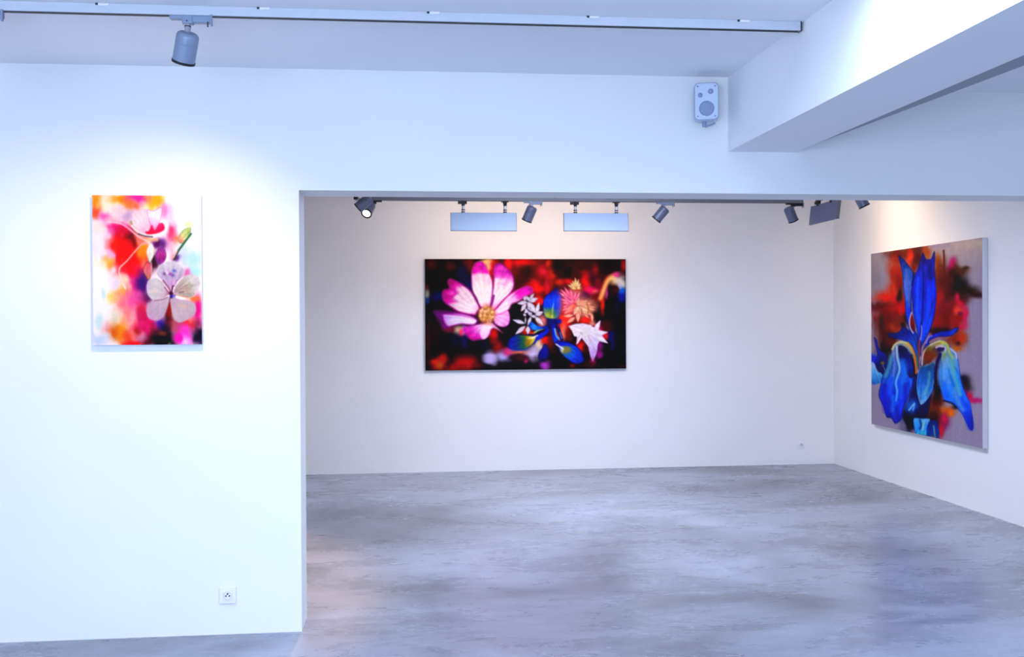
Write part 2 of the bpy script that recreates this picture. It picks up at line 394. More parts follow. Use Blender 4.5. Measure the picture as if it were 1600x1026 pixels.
def black_cosmos():
    s = Sheet(470, 258, [(664, 404.5), (978, 404.5), (978, 576.5), (664.7, 578.5)], (4, 0, 4), 3)
    s.at(664, 404, 11.79)                                           # upper left
    for b in [(130,100,110,110,(75,2,0)),(500,150,110,90,(66,2,0)),(800,110,90,130,(120,0,0)),(700,300,110,190,(4,0,62)),
              (240,700,110,90,(2,0,92)),(820,480,80,100,(12,0,84)),(480,800,120,60,(4,0,30)),(40,650,45,80,(140,150,130)),(40,780,45,70,(0,62,130)),(40,520,30,50,(90,20,20)),
              (1240,200,110,220,(250,0,8)),(1120,50,110,70,(255,205,110)),(1165,150,45,130,(255,196,160))]: s.blob(*b)
    s.at(774, 404, 11.79)                                           # upper middle
    for b in [(600,330,520,400,(122,2,0)),(480,70,200,60,(240,4,0)),(220,90,70,130,(255,20,16)),(570,270,120,140,(42,0,0)),(430,430,150,110,(58,0,2)),
              (760,530,140,120,(238,6,0)),(870,220,90,110,(242,0,62)),(1030,280,70,210,(250,58,0)),(950,470,50,170,(224,0,52)),
              (965,100,40,70,(255,62,40)),(1150,140,100,150,(8,0,2)),(1230,300,80,110,(26,0,12)),(1170,430,70,60,(255,50,0)),
              (800,790,100,100,(255,20,0)),(400,960,170,120,(10,0,2)),(860,930,80,80,(40,0,20))]: s.blob(*b)
    s.at(870, 404, 11.79)                                           # upper right
    for b in [(500,220,600,240,(62,0,0)),(900,120,150,120,(14,0,0)),(200,250,70,70,(8,0,8)),(60,110,90,90,(6,0,0)),(650,270,60,120,(60,0,50)),
              (700,210,50,80,(150,0,0)),(530,420,80,140,(242,2,0)),(200,420,90,50,(210,10,0)),(610,590,150,90,(255,0,104)),(760,480,70,130,(120,0,34)),
              (700,610,60,45,(255,96,110)),(500,690,100,70,(56,0,56)),(740,740,120,90,(120,0,0)),(1060,900,260,240,(0,0,2))]: s.blob(*b)
    s.stroke([(810,740),(860,600),(920,420),(990,350),(1060,330)], 100, (255,110,60), soft=3.0, a=.9)
    s.stroke([(810,730),(860,590),(930,430),(990,370),(1060,350)], 60, (255,196,112), soft=2.2)
    for b in [(1080,400,90,90,(240,205,130)),(1170,420,80,110,(226,214,206)),(1110,290,60,40,(240,60,150)),(1170,510,45,80,(210,190,225)),(1230,470,60,80,(212,214,200)),
              (1225,620,70,80,(4,100,232)),(1200,720,80,70,(0,24,150)),(1010,610,70,110,(46,0,30)),(915,650,25,80,(190,60,150)),(1090,600,45,60,(70,0,4)),
              (1235,120,45,130,(176,0,2)),(845,850,36,130,(230,30,10)),(1110,900,40,160,(0,0,52))]: s.blob(*b)
    s.at(664, 491, 11.79)                                           # lower left
    for b in [(60,450,40,330,(58,0,2)),(190,330,90,200,(34,0,0)),(560,480,120,120,(6,0,46)),(730,480,60,130,(18,0,80)),(230,910,130,110,(214,34,0)),(330,820,70,100,(190,30,0)),(280,950,60,60,(178,84,0)),
              (740,900,200,140,(192,2,0)),(520,980,140,70,(160,0,0)),(420,900,40,60,(60,0,0)),(1080,560,160,70,(2,0,40)),(620,290,110,75,(202,192,150)),(705,285,32,75,(190,150,222)),(660,330,35,60,(250,40,100)),(430,270,110,50,(120,0,50)),
              (1250,370,70,110,(204,12,0)),(1250,480,50,60,(130,0,0))]: s.blob(*b)
    s.blob(1190, 800, 140, 140, (188,176,230), p=4)
    s.at(774, 491, 11.79)                                           # lower middle
    for b in [(40,600,90,110,(150,0,0)),(1020,480,90,190,(100,0,0)),(780,560,110,110,(228,208,168)),(660,730,160,120,(206,192,236)),
              (130,780,130,90,(172,168,228)),(230,690,90,70,(210,40,124)),(420,700,150,30,(226,120,96)),(900,470,70,70,(242,12,0)),
              (850,130,90,110,(232,120,120)),(560,310,130,60,(214,20,16)),(1230,180,110,240,(244,24,10)),(1240,380,60,80,(236,110,90)),(920,950,90,80,(172,64,190)),
              (545,860,36,50,(210,22,120)),(470,800,120,60,(60,0,14))]: s.blob(*b)
    s.at(870, 491, 11.79)                                           # lower right
    for b in [(160,110,150,120,(250,30,20)),(110,370,90,150,(242,126,96)),(520,100,120,70,(255,10,0)),(215,380,60,110,(112,0,0)),(430,590,90,90,(242,0,2)),
              (540,640,70,120,(60,0,0)),(780,290,120,100,(224,0,112)),(900,400,70,60,(230,0,32)),(780,570,60,130,(134,0,124)),(780,750,70,60,(156,0,140)),
              (1000,400,60,150,(0,0,96)),(1025,590,40,90,(0,0,74)),(930,200,120,90,(62,0,0)),(650,170,60,60,(224,140,110)),(650,890,60,80,(170,0,94)),(270,950,50,40,(120,0,0)),(560,930,120,50,(50,0,0)),(1200,970,60,20,(60,0,10))]: s.blob(*b)
    # --- large cosmos
    W1, W2, MG, PU = (255,240,250), (252,214,240), (240,0,196), (96,0,112)
    s.at(664, 491, 11.79)
    s.petal([(960,120),(900,190),(780,190),(650,180),(520,215),(400,260),(320,260),(250,130),(150,-60),(300,-80),(500,-60),(700,-30),(900,40)], (1000,60), (200,0), [W2,(236,170,235),(190,70,200),(110,0,120),PU], (110,0,110), 2.4, 3.2, .3)
    s.petal([(950,120),(900,185),(780,185),(650,175),(500,205),(420,215),(360,150),(330,40),(340,0),(500,5),(700,30),(900,80)], (1000,80), (340,80), [W1,(246,232,240),(224,222,236),(216,200,238),(190,120,225)], (222,110,220), 1.4, 1.8, .28, 40)
    s.petal([(1290,240),(1220,280),(1190,370),(1120,430),(1060,460),(960,470),(870,485),(790,430),(720,340),(700,230),(800,210),(900,190),(1060,160),(1180,140),(1260,180)], (1180,120), (900,480), [W1,(250,214,238),(236,170,232),(222,40,190),(196,0,130)], (190,30,170), 1.6, 2.0, .35, 22)
    s.petal([(1250,210),(1180,290),(1140,420),(1050,455),(1010,360),(1050,230),(1180,150)], (1200,140), (1060,460), [(255,246,252),(252,226,244),(250,190,232)], None, 1, 1.2, .2)
    s.stroke([(1180,170),(1290,240),(1360,290),(1430,350)], 60, (255,214,240), (150,20,110), soft=.9, taper=.8)
    s.at(774, 491, 11.79)
    s.petal([(-20,170),(-60,60),(-100,-10),(-40,-80),(80,-110),(220,-80),(262,40),(245,170),(170,232),(70,225)], (-110,-20), (200,200), [(250,120,200),(252,170,220),(246,178,232),(236,150,225)], (206,40,190), 1.2, 1.2, .45, 20)
    s.at(664, 404, 11.79)
    s.petal([(950,1000),(1005,900),(930,740),(840,590),(700,480),(560,400),(450,370),(415,430),(440,540),(340,575),(310,680),(350,800),(480,900),(620,985),(800,1030),(920,1040)], (1000,990), (380,520), [(250,190,232),W1,(246,222,236),(236,206,226),(220,0,170),(120,0,80)], (210,20,160), 2.0, 2.2, .32, 26)
    s.stroke([(430,720),(560,640),(520,520),(560,450)], 40, (214,0,160), soft=1.8, a=.7)
    s.petal([(1030,900),(940,730),(870,590),(850,430),(852,260),(890,130),(950,60),(1060,55),(1110,130),(1170,250),(1225,370),(1248,520),(1240,690),(1190,890)], (1110,930), (1010,40), [(250,206,235),(255,240,250),(255,246,246),(255,240,246),(252,206,238),(232,0,186),(160,0,130)], (226,90,196), 1.3, 1.8, .3, 34)
    s.at(774, 404, 11.79)
    s.petal([(-110,930),(-70,650),(-45,400),(-50,200),(0,95),(110,85),(215,170),(300,260),(345,400),(335,540),(240,680),(120,800),(0,950),(-60,1010)], (-120,1000), (150,60), [(246,150,214),(252,214,238),(255,244,246),(252,216,240),(240,60,206),(120,0,120)], (150,0,140), 2.0, 1.9, .4, 34)
    s.petal([(-80,1020),(60,860),(180,720),(300,625),(450,545),(600,500),(685,560),(670,640),(560,700),(420,790),(300,840),(240,940),(120,1010),(-20,1040)], (-110,1030), (690,560), [(250,150,214),(252,222,238),(250,230,240),(240,170,232),(240,10,190),(150,0,130)], (222,60,190), 1.5, 1.5, .4, 30)
    s.stroke([(-90,1010),(60,840),(190,710),(300,620)], 12, (206,20,110), soft=.5, a=.8)
    s.at(664, 404, 11.79)
    s.stroke([(850,600),(930,740),(1000,900)], 14, (90,10,110), soft=.5, a=.85)
    s.stroke([(1260,680),(1230,820),(1190,900)], 36, (110,0,110), soft=.8, a=.85)
    rg = np.random.RandomState(5)
    s.blob(1128, 1030, 175, 190, (200,110,80), 1, .2, 5)
    for i in range(150):
        an = rg.rand() * 6.283; rr = math.sqrt(rg.rand())
        c = [(236,196,110),(250,220,140),(214,160,60),(246,190,170),(170,90,70),(196,140,50)][rg.randint(6)]
        s.blob(1128 + 135 * rr * math.cos(an), 1030 + 150 * rr * math.sin(an), 17, 17, c, .9, 0)
    # --- small white bells
    s.at(774, 404, 11.79); g1, g2, dk = (184,184,208), (146,150,178), (40,30,50)
    for b, t, wd, c in [((590,800),(390,830),80,g1),((560,830),(460,975),80,(236,190,205)),((570,770),(520,690),90,g2),((600,790),(780,730),95,g1),((610,760),(715,635),60,g2),
                        ((640,800),(560,680),60,(150,160,170)),((580,800),(745,1010),125,(204,206,226)),((745,1010),(800,805),80,(232,222,238)),((640,900),(520,1010),95,(176,178,204)),((720,1040),(880,980),90,(206,186,200)),((600,940),(660,1080),80,(160,160,190))]:
        s.leaf(b, t, wd, [c, (212,208,222), c], (128,120,148), .5, .8, .4)
    s.stroke([(560,905),(610,960),(650,985)], 16, dk); s.stroke([(570,760),(585,800)], 18, (60,70,80))
    s.at(774, 491, 11.79)
    for b, t, wd, c in [((540,170),(305,100),78,(186,204,236)),((545,215),(355,372),84,(212,196,214)),((590,215),(590,375),88,(226,206,214)),((545,40),(545,190),34,(210,214,220)),
                        ((650,40),(585,215),66,(190,186,206)),((720,40),(880,210),92,(226,206,196)),((560,30),(500,-10),60,(180,180,200)),((640,20),(760,60),60,(196,190,204))]:
        s.leaf(b, t, wd, [c, (214,210,224), c], (116,104,130), .5, .8, .3)
    # --- blue iris
    s.petal([(700,560),(690,470),(770,370),(840,330),(960,250),(1000,300),(960,350),(850,440),(760,490)], (970,280), (700,520), [(0,20,160),(0,40,220),(4,44,190)], (0,10,90), .6, .5, .5)
    s.petal([(750,400),(680,405),(540,385),(400,372),(320,400),(230,490),(225,610),(350,660),(480,662),(600,615),(690,540),(730,470)], (740,430), (200,560), [(226,222,120),(200,170,10),(30,96,60),(0,52,120),(2,36,170),(0,14,110)], (0,10,110), 1.1, .6, .5, 30)
    s.blob(570,500,50,70,(196,120,10),.8); s.blob(640,430,50,30,(230,220,80),.9); s.blob(520,480,40,80,(20,110,60),.6)
    s.stroke([(660,440),(740,400),(770,390)], 22, (240,240,250), soft=.5); s.stroke([(250,655),(400,668),(520,655),(600,620)], 14, (30,100,220), soft=.6, a=.8)
    s.stroke([(600,380),(760,370),(900,300)], 26, (4,10,90)); s.stroke([(700,345),(790,290),(910,245)], 34, (190,214,140), (60,170,190), soft=.6); s.stroke([(700,350),(640,345)], 26, (240,60,20), soft=.7)
    s.petal([(620,160),(660,135),(730,185),(830,228),(970,208),(970,262),(840,272),(740,292),(660,285),(612,222)], (960,235), (610,210), [(0,14,120),(0,40,190),(40,150,250),(0,60,200)], (0,10,110), .5, .45, .4)
    s.petal([(890,550),(950,600),(975,740),(930,830),(850,872),(785,830),(785,730),(840,640)], (900,540), (850,880), [(0,60,110),(0,10,150),(0,0,120),(0,0,60)], (0,0,60), .8, .6, .4)
    s.blob(1050,150,110,110,(0,0,106),1,.3,5); s.blob(1170,130,50,60,(0,26,150),1,.3,4)
    s.stroke([(1060,220),(1075,400),(1110,500)], 80, (0,20,150), (0,60,220), soft=.6); s.stroke([(1150,260),(1190,380),(1215,470)], 60, (0,4,90), soft=.6)
    s.stroke([(1085,270),(1115,400),(1165,460)], 30, (120,180,255), (60,160,250), soft=.5); s.stroke([(1180,330),(1215,450)], 12, (190,190,230))
    s.at(774, 404, 11.79)
    s.petal([(1130,525),(1040,600),(920,695),(875,800),(868,950),(900,1070),(970,1110),(1080,1120),(1160,1080),(1215,930),(1225,760),(1195,640),(1150,570)], (1040,1120), (1120,520), [(210,210,40),(60,120,120),(0,62,230),(0,74,250),(0,30,190),(0,0,96)], (0,14,140), 1.1, .55, .45, 26)
    s.stroke([(1040,1070),(1045,960),(1065,820)], 46, (226,222,90), (110,180,240), soft=.9, taper=.7)
    s.blob(1010,1000,30,70,(90,130,40),.8); s.blob(1075,1010,26,60,(60,120,60),.7)
    s.at(870, 491, 11.79)
    s.petal([(-30,500),(110,500),(240,530),(350,590),(430,665),(470,760),(492,860),(420,912),(320,916),(220,860),(110,770),(40,680),(0,580)], (0,500), (470,900), [(0,10,130),(0,24,190),(0,60,210),(0,50,200),(0,24,150)], (0,6,110), 1.3, .6, .45, 22)
    s.petal([(60,600),(130,590),(250,600),(330,680),(330,790),(220,830),(120,760),(60,680)], (60,590), (320,800), [(200,196,220),(110,120,70),(20,100,190),(10,70,220)], None, 1, 1.4, .4)
    s.blob(190,660,60,40,(150,130,40),.9); s.blob(90,665,22,30,(226,220,120),.8); s.stroke([(-20,555),(60,610),(110,640)], 30, (206,214,244), soft=.6)
    # --- warm tangle of petals
    s.at(870, 404, 11.79)
    for b in [(220,700,170,170,(236,90,130)),(350,520,90,110,(206,150,90)),(500,900,220,170,(224,140,110)),(230,930,150,130,(240,90,90))]: s.blob(*b)
    rg = np.random.RandomState(9)
    for t in [(40,620),(60,740),(90,810),(100,900),(90,960),(130,515),(240,560),(340,600),(380,690),(120,1010),(60,560),(420,610)]:
        s.leaf((330,830), t, 66, [(250,150,150),(244,110,150),(250,180,190)], (216,60,100), .5, .9, .5)
    for t in [(190,480),(240,440),(280,400),(335,340),(400,370),(440,450),(440,530),(300,560),(250,530)]:
        s.leaf((360,560), t, 62, [(236,200,110),(232,222,150),(200,180,130)], (190,100,70), .5, .8, .45)
    s.blob(370,580,80,16,(190,30,30),.8); s.stroke([(130,690),(250,770)], 22, (180,0,110)); s.stroke([(90,660),(260,800)], 10, (255,230,210))
    for t in [(320,1000),(200,1010),(120,1040),(150,960)]: s.leaf((330,840), t, 70, [(246,120,80),(250,140,120),(246,160,150)], (226,70,70), .5, .9, .5)
    for t in [(400,720),(480,760),(560,770),(640,820),(700,900),(700,950),(620,1000),(540,1040),(660,1060),(420,1060),(350,1080),(300,1040)]:
        s.leaf((400,880), t, 92, [(240,214,176),(232,180,136),(238,150,150)], (206,110,90), .5, .9, .45)
    s.stroke([(550,830),(580,930),(570,1000)], 30, (170,110,20), soft=.7, a=.8); s.stroke([(450,930),(460,1020)], 20, (150,60,20), soft=.6, a=.7)
    s.at(870, 491, 11.79)
    for b, t, wd in [((300,20),(110,40),60),((330,60),(180,160),70),((390,-40),(380,150),80),((640,-20),(650,150),60),((500,0),(600,80),36)]:
        s.leaf(b, t, wd, [(240,180,130),(244,170,150),(236,190,130)], (220,90,80), .5, .5, .4)
    # --- white lily star
    W = (230,222,232)
    s.petal([(205,220),(330,180),(480,168),(620,200),(690,262),(700,200),(800,112),(770,290),(945,335),(830,392),(942,540),(790,492),(750,560),(735,700),(700,790),(655,880),(610,780),(570,600),(480,480),(440,430),(385,540),(350,565),(365,420),(310,410),(265,300)], (480,260), (660,880), [W,(232,226,232),(214,206,232),(206,190,230),(190,160,222),(206,70,180)], (236,180,220), .5, .45, .3, 20, sharp=True)
    for b, t, wd in [((560,330),(215,222),80),((600,320),(700,240),80),((690,330),(800,115),80),((720,360),(940,335),60),((700,400),(938,538),80),((480,330),(355,560),50),((540,260),(480,175),90)]:
        s.leaf(b, t, wd, [(220,222,230),(240,236,240),(232,222,236)], (206,180,210), .4, .45, .3)
    s.stroke([(580,400),(600,500)], 50, (206,170,180), soft=1.4, a=.5); s.blob(520,340,40,60,(214,226,200),.6); s.stroke([(430,340),(460,370)], 14, (130,90,90), a=.7)
    s.P = (s.P - 110) * 1.12 + 108
    s.finish(6, 3, 3)
    return s

def blue_iris():
    s = Sheet(288, 330, [(1361.2, 396.3), (1535, 371), (1535, 700), (1361.2, 662)], (152, 144, 164), 7)
    s.at(1360, 370, 9.33)
    for b in [(80,500,160,420,(134,132,138),.8),(120,330,120,120,(150,146,146),.6)]: s.blob(*b)
    s.at(1450, 370, 9.33)
    for b in [(500,230,420,170,(190,176,166),.9),(700,90,260,90,(214,194,168),.9),(640,540,160,300,(170,160,164),.7)]: s.blob(*b)
    s.at(1360, 370, 9.33)
    for b in [(400,260,150,90,(86,18,0)),(560,220,100,60,(110,40,6)),(690,300,90,160,(74,8,0)),(585,300,45,110,(224,56,0)),(820,220,60,90,(170,70,6)),(640,450,40,60,(130,20,0)),
              (370,480,90,190,(176,38,0)),(400,680,90,150,(140,24,0)),(250,880,170,90,(222,32,0)),(420,940,110,100,(206,14,0)),(430,860,36,110,(32,22,0)),(180,1020,180,60,(58,2,2)),(310,760,60,100,(200,50,20))]: s.blob(*b)
    s.at(1450, 370, 9.33)
    for b in [(150,380,60,110,(176,90,6)),(160,620,90,230,(134,44,0)),(240,620,60,260,(92,22,0)),(320,470,36,70,(150,0,96)),(360,390,40,80,(232,0,112)),(320,770,150,240,(92,16,0)),
              (400,560,80,150,(62,6,0)),(500,490,100,60,(92,46,4)),(560,450,40,24,(60,34,0)),(480,690,110,130,(8,2,2)),(570,780,150,70,(30,16,2)),(720,835,120,42,(52,12,18)),
              (500,910,100,80,(60,20,12)),(280,990,70,50,(160,0,70)),(450,970,70,60,(236,14,64)),(165,910,50,130,(178,0,14)),(430,880,30,60,(230,0,90))]: s.blob(*b)
    s.stroke([(232,200),(240,330),(236,460)], 26, (96,26,26), soft=.8)
    s.at(1360, 480, 9.33)
    for b in [(300,80,230,110,(172,8,2)),(430,30,100,60,(214,4,2)),(250,210,170,170,(110,14,0)),(350,300,90,60,(186,54,0)),(420,220,70,90,(120,36,2)),(200,430,110,170,(92,12,0)),
              (250,600,110,140,(22,8,2)),(300,500,80,70,(100,12,4)),(160,230,40,130,(64,34,12)),(520,150,40,60,(24,16,4)),(480,260,40,40,(16,12,8)),(330,420,60,60,(70,10,0))]: s.blob(*b)
    s.at(1450, 480, 9.33)
    for b in [(150,180,170,190,(156,8,8)),(300,120,130,190,(112,0,18)),(430,160,100,160,(156,14,12)),(440,40,70,50,(242,70,44)),(540,120,45,150,(214,22,74)),(500,290,50,50,(206,32,74)),(470,80,30,30,(110,0,60)),
              (420,470,130,110,(142,38,0)),(490,450,60,80,(196,54,0)),(430,605,60,34,(200,96,0)),(150,330,200,50,(36,2,4)),(60,640,110,130,(134,44,12)),(20,740,60,60,(96,12,2)),(445,520,30,30,(70,20,0))]: s.blob(*b)
    s.at(1360, 590, 9.33)
    for b in [(900,420,110,150,(146,44,2)),(840,590,80,110,(20,6,2)),(560,560,110,190,(0,8,52)),(600,680,70,70,(0,0,4))]: s.blob(*b)
    s.at(1450, 590, 9.33)
    for b in [(60,420,120,130,(134,54,2)),(130,280,70,110,(60,2,14)),(140,180,60,100,(6,0,8)),(270,490,100,60,(226,96,0)),(335,525,32,36,(242,116,0)),(400,430,60,30,(50,30,20)),(120,620,100,160,(54,6,2)),(230,660,70,100,(150,0,76)),
              (240,600,34,60,(216,0,76)),(180,780,36,90,(206,12,34)),(560,90,80,110,(42,32,36)),(520,10,60,60,(22,20,50)),(595,270,50,60,(206,14,66)),(680,330,110,36,(196,22,96)),(540,210,30,50,(120,20,110))]: s.blob(*b)
    # small petal at the left edge
    s.at(1360, 480, 9.33)
    s.petal([(50,450),(90,470),(130,610),(240,700),(255,850),(210,990),(130,960),(80,880),(20,860),(10,720),(100,700)], (180,900), (60,450), [(10,10,90),(12,22,120),(0,30,170),(20,60,190)], (0,10,70), .6, .6, .4)
    s.blob(40,740,60,60,(0,44,214)); s.petal([(10,810),(60,820),(100,930),(160,960),(200,1040),(120,1110),(10,1100)], (40,820), (120,1080), [(150,196,236),(90,180,236),(30,120,200)], (120,140,220), .6, .6, .4)
    s.blob(175,810,30,30,(130,120,30),.9,0); s.stroke([(180,840),(215,920)], 12, (110,130,170))
    # standards
    def q(c, p): return {'A': (1360,370), 'B': (1450,370), 'C': (1360,480), 'D': (1450,480), 'E': (1360,590), 'F': (1450,590)}[c][0] + p[0] / 9.33, {'A': (1360,370), 'B': (1450,370), 'C': (1360,480), 'D': (1450,480), 'E': (1360,590), 'F': (1450,590)}[c][1] + p[1] / 9.33
    def mk(spec):
        out = []
        for c, ps in spec: out += [q(c, p) for p in ps]
        return out
    s.at(0, 0, 1)
    s.petal(mk([('A',[(410,265),(440,400),(470,560),(480,750),(500,900)]),('C',[(510,60),(530,200),(580,360),(640,500),(700,620),(690,420),(640,300),(610,120)]),('A',[(600,850),(640,600),(600,470),(500,340)])]),
            q('C',(700,600)), q('A',(410,265)), [(20,60,150),(10,60,200),(0,60,220),(70,110,210),(30,90,190),(6,20,120)], (2,14,96), 1.0, .6, .5, 24)
    s.petal(mk([('A',[(765,225),(735,330),(690,470),(640,580),(600,760),(610,950)]),('C',[(630,120),(680,330),(700,500),(715,600),(750,560),(840,400),(905,230),(945,60)]),('B',[(128,850),(120,680),(102,480),(108,300),(96,205),(60,290)]),('A',[(880,320),(820,320),(790,270)])]),
            q('C',(720,640)), q('A',(770,210)), [(40,60,190),(10,80,240),(0,60,235),(0,44,220),(0,40,200),(0,16,120)], (2,10,110), 1.2, .6, .5, 30)
    s.stroke(mk([('A',[(700,600),(690,800),(680,1000)]),('C',[(690,150)])]), 4.6, (10,96,255), soft=1.8, a=.75)
    s.stroke(mk([('A',[(850,760),(850,960)]),('C',[(830,120),(780,330)])]), 5, (10,80,250), soft=2, a=.7)
    s.stroke(mk([('A',[(770,330),(775,700),(765,950)]),('C',[(750,200),(725,420)])]), 2.2, (2,6,110), soft=.9, a=.9)
    s.stroke(mk([('A',[(640,520),(610,700)])]), 3, (4,8,90), soft=1, a=.8); s.stroke(mk([('A',[(880,380),(880,600)])]), 8, (0,14,120), soft=2.2, a=.7)
    s.stroke(mk([('A',[(520,480),(540,700),(540,900)])]), 5, (90,120,210), soft=2, a=.7)
    s.stroke(mk([('C',[(748,260),(745,380),(712,540)])]), 1.3, (206,170,226)); s.stroke(mk([('C',[(715,480),(705,640),(700,720)])]), 3, (160,50,60), soft=1)
    s.stroke(mk([('C',[(650,480),(680,620),(690,740)])]), 2.2, (20,110,110), soft=.8); s.stroke(mk([('C',[(740,500),(730,700)])]), 2, (40,30,110), soft=.8)
    s.petal(mk([('C',[(600,90),(572,200),(588,300),(630,350),(655,310),(640,200)])]), q('C',(600,80)), q('C',(630,350)), [(110,20,50),(130,10,10),(70,10,30)], None, 1, .4)
    s.stroke(mk([('C',[(602,75),(572,180),(580,290),(625,370)])]), 1.9, (206,190,222), soft=.4)
    # arms
    s.petal(mk([('C',[(250,375),(330,375),(420,350),(480,275),(560,330),(630,430),(680,560),(710,760),(690,800),(650,660),(560,520),(440,470),(340,452),(275,425)])]), q('C',(690,800)), q('C',(250,380)), [(10,60,160),(20,90,200),(0,60,190),(0,30,140),(10,30,100)], (2,14,90), .8, .55, .45)
    s.petal(mk([('C',[(725,850),(760,680),(800,540),(860,430)]),('D',[(40,405),(180,350),(320,330),(420,288),(445,310),(370,395),(280,422),(130,432),(20,490)]),('C',[(860,550),(800,660),(770,800)])]), q('C',(730,850)), q('D',(450,300)), [(40,30,130),(20,50,200),(0,34,190),(0,40,180),(0,70,200)], (2,6,90), .8, .55, .45)
    s.stroke(mk([('C',[(810,520),(850,440),(900,410)])]), 2, (130,130,240), soft=.6); s.stroke(mk([('C',[(700,560),(700,760),(705,900)])]), 3.4, (120,60,70), soft=1)
    s.stroke(mk([('C',[(680,700),(690,860)])]), 3, (20,110,100), soft=1, a=.8)
    # centre dark throat and lower bulb
    s.petal(mk([('E',[(640,-40),(720,-60),(930,100),(900,200),(820,560),(700,600),(560,700),(470,560),(540,350),(600,150)])]), q('C',(700,900)), q('E',(600,680)), [(4,30,110),(4,16,90),(2,10,80),(0,0,14)], None, 1, 1.2, .4)
    s.blob(*[*q('E',(600,400)), 9, 10], (24,110,220), .9); s.stroke(mk([('E',[(560,470),(600,420),(640,370)])]), 2, (150,214,255), soft=.8); s.stroke(mk([('E',[(620,470),(640,390)])]), 1.6, (120,200,255), soft=.6)
    s.petal(mk([('E',[(625,600),(740,590),(870,600),(835,700),(812,835),(740,828),(660,815)])]), q('E',(740,590)), q('E',(740,830)), [(110,190,236),(50,160,236),(30,150,240),(60,190,220)], (20,70,160), .8, .5, .4)
    s.stroke(mk([('E',[(720,610),(735,690),(720,740)])]), 2.6, (10,60,130), soft=.9); s.stroke(mk([('E',[(780,640),(760,760)])]), 3, (150,206,200), soft=1)
    s.petal(mk([('E',[(850,640),(960,620),(990,700),(1000,870),(900,850),(820,838)])]), q('E',(880,640)), q('E',(930,860)), [(4,30,110),(10,50,150),(20,60,130)], None, 1, .8, .4)
    s.stroke(mk([('F',[(80,700),(100,860)])]), 2.2, (90,150,180), soft=.8)
    # left fall
    s.petal(mk([('C',[(310,610),(340,550),(430,495),(520,492),(600,550),(650,660),(668,800),(672,960)]),('E',[(640,-30),(610,120),(560,260),(480,450),(450,600),(362,668),(300,590),(232,570),(190,430),(118,260),(148,90)]),('C',[(170,1010),(240,860),(280,700)])]),
            q('C',(450,490)), q('E',(340,670)), [(150,160,150),(60,110,170),(20,100,220),(10,80,240),(6,50,220),(2,24,150)], (2,16,110), 1.3, .6, .55, 26)
    s.petal(mk([('C',[(400,580),(470,560),(560,640),(620,800),(630,1000),(560,1010),(500,860),(430,740)])]), q('C',(430,570)), q('C',(600,1020)), [(4,0,50),(8,20,120),(4,40,160),(2,10,80)], None, 1, 1.4, .4)
    s.stroke(mk([('C',[(470,780),(500,900)]),('E',[(480,60)])]), 8, (20,130,245), soft=3, a=.7)
    s.stroke(mk([('C',[(300,720),(270,860),(220,1000)])]), 6, (80,160,170), soft=2, a=.8)
    s.stroke(mk([('C',[(385,570),(390,720),(425,900)]),('E',[(370,60),(390,200),(370,330)])]), 3.4, (186,206,206), (50,160,255), soft=.9)
    s.stroke(mk([('C',[(330,600),(350,800),(330,1000)])]), 2.4, (150,140,230), soft=1.0, a=.7)
    s.stroke(mk([('C',[(318,610),(360,540),(450,500),(545,520)])]), 3.2, (206,206,150), soft=.8); s.stroke(mk([('C',[(545,520),(600,590),(640,700),(655,830),(662,960)])]), 3.6, (226,180,30), (200,90,20), soft=.8)
    s.stroke(mk([('C',[(500,545),(560,570),(610,660)])]), 3, (190,170,110), soft=1); s.stroke(mk([('C',[(590,700),(640,860),(640,1000)])]), 3.6, (6,4,30), soft=1.2)
    s.stroke(mk([('C',[(640,740),(655,830),(662,960)])]), 1.6, (230,120,10), soft=.6)
    s.stroke(mk([('E',[(200,120),(210,300),(230,480)])]), 9, (10,16,190), soft=3, a=.7); s.stroke(mk([('E',[(330,280),(320,480)])]), 6, (20,130,255), soft=2.5, a=.7); s.stroke(mk([('E',[(520,100),(500,330)])]), 6, (8,30,190), soft=3, a=.7)
    # middle petal
    s.petal(mk([('C',[(720,870),(800,850),(900,800)]),('D',[(60,760),(110,860)]),('E',[(925,20),(905,170),(830,310),(742,390),(708,330),(680,200),(676,50)])]), q('C',(780,850)), q('E',(745,390)), [(20,80,120),(20,90,180),(30,110,210),(70,150,220),(130,190,226)], (120,180,200), .8, .5, .5, 24)
    s.stroke(mk([('C',[(860,950)]),('E',[(850,60),(800,220)])]), 4, (110,200,190), soft=1.8, a=.6)
    # right fall
    s.petal(mk([('D',[(-40,600),(60,510),(170,472),(260,488),(330,580),(400,640),(436,730),(462,900)]),('F',[(490,60),(550,230),(610,350),(640,500),(662,660),(648,765),(598,735),(540,620),(490,520),(420,440),(370,370),(260,350),(205,250),(165,100)]),('D',[(150,1000),(158,860),(185,720),(150,650),(80,700),(-60,850),(-90,780)])]),
            q('D',(180,480)), q('F',(630,770)), [(200,196,130),(110,160,190),(60,150,230),(30,130,240),(20,110,240),(10,60,210),(4,20,150)], (10,40,170), .9, .6, .45, 24)
    s.petal(mk([('D',[(-60,640),(40,570),(140,560),(180,640),(120,700),(40,760),(-70,850)])]), q('D',(150,600)), q('D',(-60,850)), [(90,60,80),(120,60,20),(130,40,10),(90,60,40)], None, 1, 1.2, .5)
    s.stroke(mk([('D',[(-90,830),(-70,680),(-20,590),(80,520),(170,485)])]), 2.2, (214,190,190), (222,214,150), soft=.8)
    s.stroke(mk([('D',[(40,590),(100,540),(180,520)])]), 4, (150,140,80), soft=1.4); s.blob(*q('D',(20,600)), 5, 4, (100,96,20), .8)
    s.stroke(mk([('D',[(200,500),(270,530),(310,640),(360,740)])]), 4, (206,196,60), (150,190,120), soft=1.2); s.stroke(mk([('D',[(330,600),(400,660),(420,740)])]), 2.4, (206,206,240), soft=.8)
